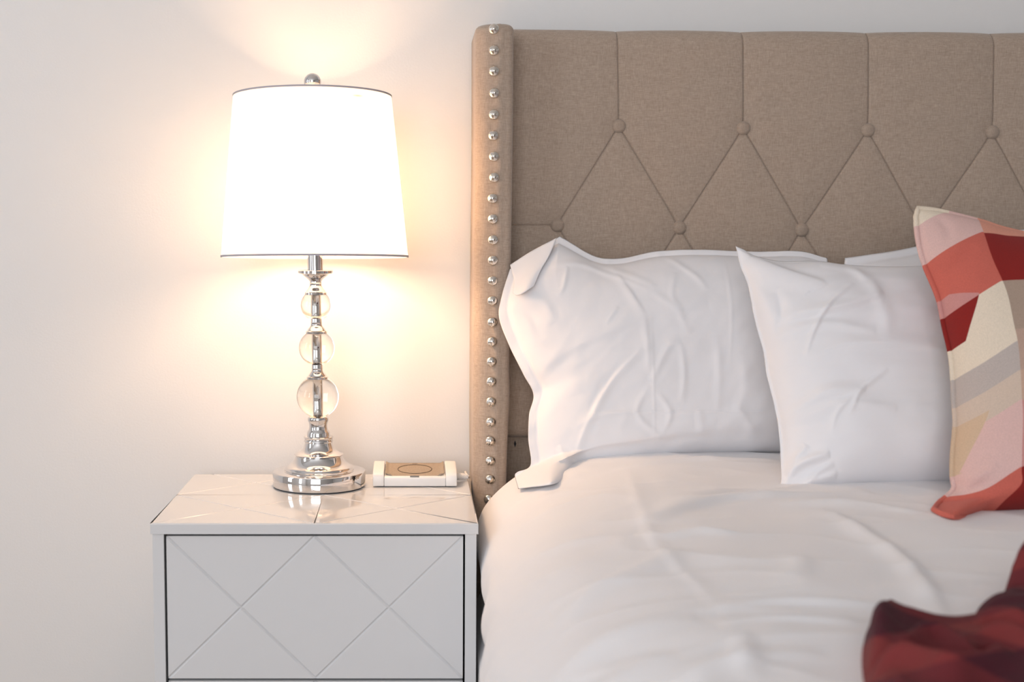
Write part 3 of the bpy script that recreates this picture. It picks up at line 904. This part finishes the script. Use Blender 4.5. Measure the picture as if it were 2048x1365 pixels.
# ------------------------------------------------------------------ pillows
def bed_hit(U, V):
    """distance at which the line of sight first meets the duvet"""
    hit = np.full(U.shape, 2.6)
    top = dprof[dprof[:, 1] > .525]
    prev = None
    for t in np.arange(1.5, 2.36, .012):
        X, Y, Z = at_t(U, V, t)
        g = Z - np.interp(X - x_edge(t), top[:, 0], top[:, 1], left=.30)
        if prev is not None:
            m = (prev > 0) & (g <= 0) & (hit > 2.5)
            hit[m] = (t - .012 + .012 * prev / (prev - g + 1e-9))[m]
        prev = g
    return hit
def coons(top, bottom, left, right, nu, nv):
    Tp, Bp, Lp, Rp = spline(top, nu), spline(bottom, nu), spline(left, nv), spline(right, nv)
    s = np.linspace(0, 1, nu)[None, :, None]; t = np.linspace(0, 1, nv)[:, None, None]
    P = (1 - t) * Tp[None] + t * Bp[None] + (1 - s) * Lp[:, None] + s * Rp[:, None]
    P -= (1 - s) * (1 - t) * Tp[0] + s * (1 - t) * Tp[-1] + (1 - s) * t * Bp[0] + s * t * Bp[-1]
    return P
def pillow(name, top, bottom, left, right, plane, half, m, disp, nu=210, nv=180, flange=(0, 0, 0, 0), power=(2.6, .55), edge=0.0022, back=0.8, drape=None, pbot=5.0, label=None, cat='pillow', parent=None, group=None):
    P = coons(top, bottom, left, right, nu, nv)
    U, V = P[..., 0], P[..., 1]
    X, Y, Z = at_lean(U, V, *plane)
    # where the bedding lies in front of the leaning plane the edge comes to rest on it
    if drape is not None:
        sg = np.linspace(0, 1, nu)[None, :] + 0 * U
        w = np.clip((drape[1] - sg) / (drape[1] - drape[0]), 0, 1); w = w * w * (3 - 2 * w)
        tp = Y + CAMT
        tn = tp + w * (np.minimum(tp, bed_hit(U, V) - .03) - tp)
        X, Y, Z = at_t(U, V, tn)
    s = np.linspace(0, 1, nu)[None, :] + 0 * U; t = np.linspace(0, 1, nv)[:, None] + 0 * U
    fl, fr_, ft, fb = flange
    a = np.clip((s - fl) / (1 - fl - fr_), 0, 1) * 2 - 1; b = np.clip((t - ft) / (1 - ft - fb), 0, 1) * 2 - 1
    body = (np.clip(1 - np.abs(a) ** power[0], 0, 1) * np.clip(1 - np.abs(b) ** np.where(b > 0, pbot, power[0]), 0, 1)) ** power[1]
    nt_, nz_ = (plane[3] - plane[1]), -(plane[2] - plane[0]); l = math.hypot(nt_, nz_)
    n = np.array([0, -nt_ / l, -nz_ / l])             # towards the camera
    eb = np.minimum(np.minimum(s, 1 - s), np.minimum(t, 1 - t))
    ew = np.clip(eb / .02, 0, 1)
    dz = disp(U, V, s, t, body)
    F = half * body + edge * ew + dz
    Bk = -back * half * body - edge * ew + dz * (1 - np.clip(body * 3, 0, 1))
    def lay(h): return np.stack([X + n[0] * h, Y + n[1] * h, Z + n[2] * h], -1).reshape(-1, 3)
    f, k = lay(F), lay(Bk)
    idx = np.arange(nu * nv).reshape(nv, nu)
    fi = np.stack([idx[:-1, :-1].ravel(), idx[1:, :-1].ravel(), idx[1:, 1:].ravel(), idx[:-1, 1:].ravel()], 1)
    brd = np.zeros((nv, nu), bool); brd[0] = brd[-1] = True; brd[:, 0] = brd[:, -1] = True
    kidx = idx + nu * nv
    kidx[brd] = idx[brd]
    bi = np.stack([kidx[:-1, :-1].ravel(), kidx[:-1, 1:].ravel(), kidx[1:, 1:].ravel(), kidx[1:, :-1].ravel()], 1)
    allv = np.vstack([f, k]); used = np.zeros(len(allv), bool); used[fi.ravel()] = True; used[bi.ravel()] = True
    remap = np.cumsum(used) - 1
    o = mesh(name, allv[used], np.vstack([remap[fi], remap[bi]]).tolist(), m, parent)
    uv = np.stack([np.r_[s.ravel(), s.ravel()], np.r_[t.ravel(), t.ravel()]], 1)[used]
    if label: tag(o, label, cat, group)
    return o, uv, (U, V, X, Y, Z, F, n)

def strokes_fn(lst, gain=1.0):
    def g(U, V):
        h = 0 * U
        for ps, w, a, *r in lst: h = h + stroke(U, V, ps, w * .8, a * .0008 * gain, True, r[0] if r else 0)
        return h
    return g
# rear left pillow with wide flange
A_S = strokes_fn([
    ([(1225, 560), (1262, 625), (1275, 650)], 9, 3.5, .4), ([(1275, 650), (1280, 700), (1285, 765)], 9, 3.0), ([(1180, 530), (1270, 575), (1300, 592)], 10, 3.0),
    ([(1065, 790), (1095, 735), (1180, 690), (1290, 650), (1400, 635)], 26, 5.0, -.5), ([(1145, 915), (1165, 860), (1210, 780), (1270, 715)], 8, 5.0, .4),
    ([(1285, 785), (1320, 715), (1345, 700)], 9, 3.5), ([(1345, 705), (1352, 760), (1348, 820)], 8, 3.0), ([(1415, 690), (1420, 760), (1418, 840)], 10, 2.5),
    ([(1285, 785), (1262, 840), (1310, 890)], 8, 3.0), ([(1300, 800), (1325, 840), (1310, 880)], 8, 3.0), ([(1310, 505), (1380, 570), (1400, 600)], 8, 2.5),
    ([(1130, 545), (1120, 590), (1108, 607)], 5, 3.0), ([(1200, 665), (1225, 632)], 5, 2.5), ([(1140, 870), (1180, 845), (1260, 838)], 8, 3.0), ([(1240, 500), (1215, 520), (1225, 560)], 8, 2.0),
    ([(1450, 820), (1480, 860), (1500, 890)], 12, 2.5), ([(1380, 830), (1390, 880)], 10, 2.0), ([(1290, 600), (1340, 640), (1360, 690)], 9, 2.2),
    ([(1340, 560), (1330, 610), (1350, 640)], 7, 1.8), ([(1460, 720), (1470, 780), (1455, 850)], 14, 2.0), ([(1230, 740), (1180, 810), (1165, 870)], 7, -1.5),
    ([(1030, 620), (1060, 640), (1080, 690)], 14, -4.0), ([(1050, 600), (1085, 620), (1100, 660)], 12, 4.0), ([(1110, 900), (1130, 930), (1120, 950)], 9, 6.0), ([(1085, 925), (1070, 950)], 9, 4.0),
    ([(1150, 842), (1300, 838), (1540, 836)], 3, 1.4), ([(1288, 640), (1292, 760), (1296, 900)], 3, 1.2), ([(1090, 545), (1150, 538), (1210, 560), (1290, 600)], 8, 3.0), ([(1440, 530), (1445, 640), (1440, 760)], 4, 1.0), ([(1040, 720), (1075, 760)], 8, 3.0), ([(1160, 700), (1140, 760), (1150, 800)], 20, 2.5),
])
def A_disp(U, V, s, t, body):
    h = A_S(U, V)
    h = h + 0.0030 * perlin(U / 110, V / 90, 3) + 0.0010 * perlin(U / 30 + V / 50, V / 34, 4)
    # wavy flange
    fe = 1 - np.clip(s / .14, 0, 1)
    h = h + fe * 0.010 * perlin(V / 95 + 3, U / 160, 6)
    fb = np.clip((t - .93) / .07, 0, 1)
    return h + fb * .006 * perlin(U / 60, V / 200, 7)
topA = [(1019, 541), (1060, 512), (1113, 477), (1128, 478), (1190, 513), (1240, 517), (1310, 503), (1400, 500), (1520, 503), (1600, 503), (1655, 516)]
botA = [(1036, 979), (1110, 968), (1190, 940), (1300, 924), (1420, 910), (1560, 905), (1655, 905)]
lefA = [(1019, 541), (1004, 590), (998, 634), (1018, 690), (1046, 748), (1067, 789), (1058, 830), (1056, 880), (1060, 932), (1034, 946), (1029, 955), (1036, 979)]
rigA = [(1655, 516), (1668, 600), (1672, 720), (1668, 840), (1655, 905)]
pA, _, _ = pillow('pillow', topA, botA, lefA, rigA, (2.262, .66, 2.372, 1.01), .070, M_sheet, A_disp, 240, 200,
                  flange=(.03, .02, .03, .0), power=(2.6, .55), drape=(.10, .22), label='large white pillow with a folded flange corner against the nailhead wing')
# turned-over corner of the flange, a sheet in front of the pillow
def sheet(name, grid_px, tfun, m, parent, nu=26, nv=26, thick=.0016):
    P = coons(*grid_px, nu, nv)
    s = np.linspace(0, 1, nu)[None, :] + 0 * P[..., 0]; t = np.linspace(0, 1, nv)[:, None] + 0 * P[..., 0]
    X, Y, Z = at_t(P[..., 0], P[..., 1], tfun(s, t))
    idx = np.arange(nu * nv).reshape(nv, nu)
    fi = np.stack([idx[:-1, :-1].ravel(), idx[1:, :-1].ravel(), idx[1:, 1:].ravel(), idx[:-1, 1:].ravel()], 1)
    o = mesh(name, np.stack([X, Y, Z], -1).reshape(-1, 3), fi.tolist(), m, parent)
    sd = o.modifiers.new('thick', 'SOLIDIFY'); sd.thickness = thick
    return o
sheet('flange_fold', ([(1020, 530), (1062, 503), (1113, 476)], [(1026, 587), (1037, 590), (1068, 573)],
                      [(1020, 530), (1024, 545), (1028, 560), (1026, 587)], [(1113, 476), (1098, 512), (1082, 540), (1068, 573)]),
      lambda s, t: 2.350 - .034 * t - .012 * np.sin(PI * s) * t - .010 * s * t, M_sheet, pA)
# rear right pillow
def C_disp(U, V, s, t, body): return 0.004 * perlin(U / 120, V / 100, 13) + .0015 * perlin(U / 40 + V / 60, V / 36, 14)
pillow('pillow', [(1690, 516), (1740, 509), (1800, 500), (1900, 480), (2048, 459), (2200, 452), (2380, 470)], [(1695, 900), (1900, 905), (2100, 905), (2370, 915)],
       [(1690, 516), (1680, 640), (1680, 780), (1695, 900)], [(2380, 470), (2410, 600), (2405, 780), (2370, 915)],
       (2.268, .66, 2.374, 1.01), .068, M_sheet, C_disp, 120, 100, flange=(.03, .03, .04, .04), label='large white pillow leaning on the headboard, mostly hidden behind the plaid cushion')
# front white pillow
B_S = strokes_fn([
    ([(1590, 740), (1610, 680), (1640, 635), (1685, 597)], 5, 3.5), ([(1500, 520), (1560, 560), (1615, 590), (1625, 605)], 22, 6.0, .5), ([(1490, 560), (1510, 600), (1530, 650)], 14, 4.0),
    ([(1515, 655), (1600, 655), (1690, 640), (1740, 615)], 14, 5.0, -.3), ([(1530, 690), (1620, 680), (1720, 700)], 12, 3.5), ([(1590, 745), (1660, 725), (1800, 728), (1860, 735)], 16, 4.5, -.3),
    ([(1560, 850), (1620, 815), (1700, 810)], 15, 4.5), ([(1670, 860), (1690, 815), (1740, 775)], 6, 2.5), ([(1640, 890), (1650, 850), (1690, 810)], 6, 2),
    ([(1560, 860), (1650, 840), (1760, 850)], 12, 3.0), ([(1630, 545), (1690, 560), (1710, 590)], 12, 3), ([(1680, 530), (1720, 600), (1740, 680), (1735, 720)], 18, 3.0),
    ([(1563, 968), (1590, 940), (1640, 928)], 11, 8.0), ([(1570, 955), (1580, 930), (1600, 905)], 10, 6.0), ([(1590, 978), (1625, 972), (1660, 965)], 9, 6.0), ([(1600, 985), (1620, 960), (1650, 945)], 8, 4.0), ([(1540, 600), (1550, 640), (1545, 690)], 10, -3.0),
    ([(1740, 640), (1800, 650), (1870, 640)], 22, 2.5),
], 1.6)
def B_disp(U, V, s, t, body):
    return B_S(U, V) + .0035 * perlin(U / 120, V / 80, 23) + .0014 * perlin(U / 70, V / 26, 24)
topB = [(1471, 492), (1488, 500), (1510, 513), (1560, 523), (1633, 522), (1701, 530), (1827, 533), (1920, 525), (1990, 500)]
botB = [(1560, 985), (1590, 992), (1630, 992), (1711, 982), (1800, 977), (1909, 972), (2010, 980)]
lefB = [(1471, 492), (1480, 530), (1492, 563), (1505, 627), (1526, 700), (1533, 748), (1549, 815), (1557, 860), (1562, 932), (1560, 985)]
rigB = [(1990, 500), (1975, 600), (1985, 740), (1985, 870), (2010, 980)]
pillow('pillow', topB, botB, lefB, rigB, (1.975, .668, 2.150, 1.02), .078, M_sheet, B_disp, 200, 190, power=(2.4, .62),
       flange=(.012, .012, .01, .01), label='smaller white pillow with a pointed corner, standing between the flanged pillow and plaid cushion')

# plaid cushion
def srgb(r, g, b): return tuple(((c / 255 / 12.92) if c / 255 <= .04045 else ((c / 255 + .055) / 1.055) ** 2.4) for c in (r, g, b))
M_plaid = mat('plaid_cotton', (.5, .3, .3), 0.95, **{'Sheen Weight': 0.04})
b_ = M_plaid.node_tree.nodes['Principled BSDF']
uvn = N(M_plaid, 'ShaderNodeUVMap'); uvn.uv_map = 'plaid'
sep = N(M_plaid, 'ShaderNodeSeparateXYZ'); L(M_plaid, uvn.outputs[0], sep.inputs[0])
CREAM, PPINK, CORAL, DRED = (222, 207, 187), (214, 178, 171), (194, 98, 84), (132, 24, 18)
GREY, BEIGE, TAUPE, ROSE, SALM, TAN = (182, 170, 163), (203, 183, 166), (164, 143, 127), (194, 136, 131), (214, 148, 126), (202, 174, 146)
def ramp(stops):
    r = N(M_plaid, 'ShaderNodeValToRGB'); r.color_ramp.interpolation = 'CONSTANT'
    el = r.color_ramp.elements
    while len(el) > 1: el.remove(el[-1])
    el[0].position = 0; el[0].color = (*srgb(*stops[0][1]), 1)
    for p, c in stops[1:]:
        e_ = el.new(min(.999, p)); e_.color = (*srgb(*c), 1)
    L(M_plaid, sep.outputs['Y'], r.inputs['Fac'])
    return r
# v runs 0 (top) .. 1 (bottom) along the slanted rows
ra = ramp([(0, CREAM), (.058, PPINK), (.178, CORAL), (.352, CREAM), (.545, GREY), (.63, BEIGE), (.715, PPINK), (.915, CORAL)])
rb = ramp([(0, SALM), (.182, DRED), (.352, TAUPE), (.51, (178, 150, 134)), (.63, (190, 158, 138)), (.722, ROSE), (.915, DRED)])
rc = ramp([(0, CREAM), (.058, PPINK), (.178, CORAL), (.30, ROSE), (.352, DRED), (.455, CREAM), (.545, GREY), (.63, BEIGE), (.69, TAN), (.84, PPINK), (.915, CORAL)])
rd = ramp([(0, PPINK), (.178, CREAM), (.352, CREAM), (.545, GREY), (.63, BEIGE), (.722, PPINK), (.915, CORAL)])
def step(th, invert=False):
    g = N(M_plaid, 'ShaderNodeMath', operation='GREATER_THAN'); L(M_plaid, sep.outputs['X'], g.inputs[0]); g.inputs[1].default_value = th; return g
def mixc(f, a, b):
    m_ = N(M_plaid, 'ShaderNodeMix', data_type='RGBA'); L(M_plaid, f, m_.inputs['Factor'])
    L(M_plaid, a, m_.inputs['A']); L(M_plaid, b, m_.inputs['B']); return m_.outputs['Result']
thr_ = N(M_plaid, 'ShaderNodeValToRGB'); te = thr_.color_ramp.elements
te[0].position = 0; te[0].color = (.06, .06, .06, 1); te[1].position = .30; te[1].color = (.02, .02, .02, 1)
for p_, v_ in ((.351, .10), (.47, .028), (.475, .05), (.69, .085), (.84, .012), (.86, .05)):
    te.new(p_).color = (v_, v_, v_, 1)
L(M_plaid, sep.outputs['Y'], thr_.inputs['Fac'])
gt_ = N(M_plaid, 'ShaderNodeMath', operation='GREATER_THAN'); L(M_plaid, sep.outputs['X'], gt_.inputs[0]); L(M_plaid, thr_.outputs[0], gt_.inputs[1])
c1_ = mixc(gt_.outputs[0], rc.outputs[0], ra.outputs[0])
c2_ = mixc(step(.185).outputs[0], c1_, rb.outputs[0])
c3_ = mixc(step(.44).outputs[0], c2_, rd.outputs[0])
c4_ = mixc(step(.68).outputs[0], c3_, rb.outputs[0])
no = N(M_plaid, 'ShaderNodeTexNoise'); no.inputs['Scale'].default_value = 900; no.inputs['Detail'].default_value = 2
tc_ = N(M_plaid, 'ShaderNodeTexCoord'); L(M_plaid, tc_.outputs['Object'], no.inputs['Vector'])
mr = N(M_plaid, 'ShaderNodeMapRange'); mr.inputs['To Min'].default_value = .90; mr.inputs['To Max'].default_value = 1.10
mr.inputs['From Min'].default_value = .3; mr.inputs['From Max'].default_value = .7
L(M_plaid, no.outputs['Fac'], mr.inputs['Value'])
vm = N(M_plaid, 'ShaderNodeVectorMath', operation='SCALE'); L(M_plaid, c4_, vm.inputs[0]); L(M_plaid, mr.outputs[0], vm.inputs['Scale'])
L(M_plaid, vm.outputs[0], b_.inputs['Base Color'])
bu_ = N(M_plaid, 'ShaderNodeBump'); bu_.inputs['Strength'].default_value = .15; bu_.inputs['Distance'].default_value = .0005
L(M_plaid, no.outputs['Fac'], bu_.inputs['Height']); L(M_plaid, bu_.outputs[0], b_.inputs['Normal'])
P_S = strokes_fn([([(1880, 560), (1905, 535), (1930, 515)], 12, -5.0), ([(1865, 440), (1885, 470), (1880, 510)], 12, -3), ([(1920, 985), (1940, 965), (1965, 950)], 12, 5.0), ([(1900, 600), (1940, 590)], 12, 2),
                  ([(1900, 1015), (1930, 990), (1960, 975)], 10, -3.0), ([(2010, 470), (1980, 560), (2010, 700)], 40, -3)])
def P_disp(U, V, s, t, body): return P_S(U, V) + .003 * perlin(U / 130, V / 110, 33)
topP = [(1836, 417), (1880, 423), (1960, 443), (2010, 459), (2080, 472), (2200, 475), (2330, 462), (2470, 425)]
botP = [(1868, 1020), (1890, 1030), (1930, 1035), (2048, 1027), (2200, 1030), (2350, 1038), (2480, 1040)]
lefP = [(1836, 417), (1832, 440), (1838, 490), (1850, 532), (1876, 595), (1890, 660), (1903, 720), (1908, 800), (1911, 850), (1906, 910), (1905, 955), (1908, 980), (1880, 1005), (1868, 1020)]
rigP = [(2470, 425), (2440, 560), (2425, 720), (2440, 900), (2480, 1040)]
cush, uvp, geo = pillow('plaid_cushion', topP, botP, lefP, rigP, (1.790, .668, 1.985, 1.06), .085, M_plaid, P_disp, 190, 180, power=(2.3, .62), back=.9, drape=(.05, .16), pbot=6.0,
                   label='red, pink and cream plaid cushion leaning on the white pillows', cat='cushion')
def plaid_uv(uv):
    s, t = uv[:, 0], uv[:, 1]
    k = np.where(s < .18, .62 * s, .62 * .18 + .20 * (s - .18))
    return np.stack([s, np.clip(t * .97 + k * (1 - .3 * t), 0, 1)], 1)
def set_uv(o, uv):
    lay = o.data.uv_layers.new(name='plaid')
    li = np.zeros(len(o.data.loops), int); o.data.loops.foreach_get('vertex_index', li)
    lay.data.foreach_set('uv', uv[li].astype(np.float32).ravel())
set_uv(cush, plaid_uv(uvp))
# corded seam along the cushion edge
U_, V_, X_, Y_, Z_, F_, n_ = geo
bord = [(0, i) for i in range(0, 190, 3)] + [(j, 189) for j in range(0, 180, 3)] + [(179, i) for i in range(189, 0, -3)] + [(j, 0) for j in range(179, 0, -3)]
sp_ = [(X_[a], Y_[a] + .0, Z_[a]) for a in bord]
cord = tube('seam_cord', sp_, 0.0042, M_plaid, cush, 8, True)
suv = np.repeat(np.array([[b / 189, a / 179] for a, b in bord]), 8, 0)
set_uv(cord, plaid_uv(suv))

# ------------------------------------------------------------------ burgundy throw, crumpled on the duvet
M_throw = mat('burgundy_throw', (.10, .012, .02), 0.95)
bt = M_throw.node_tree.nodes['Principled BSDF']
uvt = N(M_throw, 'ShaderNodeUVMap'); uvt.uv_map = 'plaid'
st_ = N(M_throw, 'ShaderNodeSeparateXYZ'); L(M_throw, uvt.outputs[0], st_.inputs[0])
def band(src, freq, duty):
    a = N(M_throw, 'ShaderNodeMath', operation='MULTIPLY'); L(M_throw, src, a.inputs[0]); a.inputs[1].default_value = freq
    f = N(M_throw, 'ShaderNodeMath', operation='FRACT'); L(M_throw, a.outputs[0], f.inputs[0])
    g = N(M_throw, 'ShaderNodeMath', operation='GREATER_THAN'); L(M_throw, f.outputs[0], g.inputs[0]); g.inputs[1].default_value = duty
    return g.outputs[0]
ad = N(M_throw, 'ShaderNodeMath', operation='ADD'); L(M_throw, band(st_.outputs['X'], 5.2, .5), ad.inputs[0]); L(M_throw, band(st_.outputs['Y'], 5.2, .55), ad.inputs[1])
rt_ = N(M_throw, 'ShaderNodeValToRGB'); rt_.color_ramp.elements[0].color = (.058, .003, .011, 1); rt_.color_ramp.elements[1].color = (.17, .020, .020, 1)
hv = N(M_throw, 'ShaderNodeMath', operation='MULTIPLY'); L(M_throw, ad.outputs[0], hv.inputs[0]); hv.inputs[1].default_value = .5
L(M_throw, hv.outputs[0], rt_.inputs['Fac']); L(M_throw, rt_.outputs[0], bt.inputs['Base Color'])
bump_noise(M_throw, 500, .3, .001, 2)
ZT = .688
out_px = [(1752, 1420), (1735, 1365), (1727, 1310), (1726, 1262), (1740, 1222), (1768, 1192), (1795, 1205), (1840, 1232), (1895, 1240), (1940, 1238), (1944, 1216), (1985, 1192), (2022, 1176), (2036, 1142), (2052, 1126)]
poly = [tuple(float(c) for c in at_z(u, v, ZT)[:2]) for u, v in out_px]
poly = list(map(tuple, spline(poly, 60)))
poly += [(poly[-1][0] + .12, poly[-1][1] + .06), (poly[-1][0] + .34, poly[-1][1] + .03), (1.02, -1.45), (1.0, -1.78), (.70, -1.82), (poly[0][0] + .10, -1.74)]
pg = np.array(poly)
gx = np.linspace(pg[:, 0].min(), pg[:, 0].max(), 230); gy = np.linspace(pg[:, 1].min(), pg[:, 1].max(), 230)
GX, GY = np.meshgrid(gx, gy)
ins = np.zeros(GX.shape, bool); dist = np.full(GX.shape, 1e9)
for i in range(len(pg)):
    (ax, ay), (bx1, by1) = pg[i], pg[(i + 1) % len(pg)]
    cond = ((ay > GY) != (by1 > GY)) & (GX < (bx1 - ax) * (GY - ay) / (by1 - ay + 1e-12) + ax)
    ins ^= cond
    dx, dy = bx1 - ax, by1 - ay; s = np.clip(((GX - ax) * dx + (GY - ay) * dy) / (dx * dx + dy * dy + 1e-12), 0, 1)
    dist = np.minimum(dist, np.hypot(GX - ax - s * dx, GY - ay - s * dy))
def onT(ps): return [tuple(float(c) for c in at_z(u, v, .71)[:2]) for u, v in ps]
hT = 0.029 * (1 - np.exp(-dist / .009))
for ps, w, a in [([(1735, 1296), (1800, 1300), (1860, 1320), (1900, 1335), (1960, 1325), (2010, 1305), (2060, 1310)], .010, .017),
                 ([(1790, 1285), (1830, 1258), (1862, 1248), (1910, 1262), (1960, 1290), (2000, 1310)], .008, .008),
                 ([(1772, 1200), (1752, 1235), (1745, 1280)], .014, .022), ([(1950, 1225), (2000, 1228), (2070, 1250)], .012, .014), ([(2030, 1150), (2060, 1140), (2120, 1150)], .02, .035),
                 ([(1960, 1250), (2020, 1262), (2080, 1290)], .010, .012), ([(1800, 1340), (1790, 1365), (1800, 1400)], .012, .012), ([(1920, 1360), (1990, 1350), (2060, 1370)], .010, -.016),
                 ([(1830, 1292), (1880, 1282), (1940, 1300)], .013, -.022), ([(1965, 1272), (1990, 1282), (2020, 1296)], .008, -.028), ([(1990, 1210), (2050, 1205)], .008, -.010)]:
    hT = hT + stroke(GX, GY, onT(ps), w, a * (1.25 if a > 0 else 1.5)) * np.clip(dist / .008, 0, 1)
hT = hT + .004 * perlin(GX * 14, GY * 14, 41) * np.clip(dist / .02, 0, 1) + .004 * (1 - np.abs(perlin(GX * 11 + GY * 9, GY * 16, 42))) ** 3 * np.clip(dist / .02, 0, 1)
zb_ = duvet_z(GX, GY)
GZ = np.where(ins, zb_ + np.maximum(hT, .001), zb_ - .004)
keep = ins.copy()
keep[1:] |= ins[:-1]; keep[:-1] |= ins[1:]; k2 = keep.copy(); k2[:, 1:] |= keep[:, :-1]; k2[:, :-1] |= keep[:, 1:]; keep = k2
idx = np.arange(GX.size).reshape(GX.shape)
fk = keep[:-1, :-1] & keep[1:, :-1] & keep[1:, 1:] & keep[:-1, 1:]
fi = np.stack([idx[:-1, :-1][fk], idx[:-1, 1:][fk], idx[1:, 1:][fk], idx[1:, :-1][fk]], 1)
used = np.zeros(GX.size, bool); used[fi.ravel()] = True; remap = np.cumsum(used) - 1
allv = np.stack([GX.ravel(), GY.ravel(), GZ.ravel()], 1)
thr = mesh('throw_blanket', allv[used], remap[fi].tolist(), M_throw)
uvT = np.stack([(GX + GY * .6 + 2.0 * (GZ - .67)).ravel(), (GY - GX * .5 + 2.0 * (GZ - .67)).ravel()], 1)[used]
set_uv(thr, uvT)
tag(thr, 'crumpled burgundy red throw blanket lying on the duvet', 'blanket')
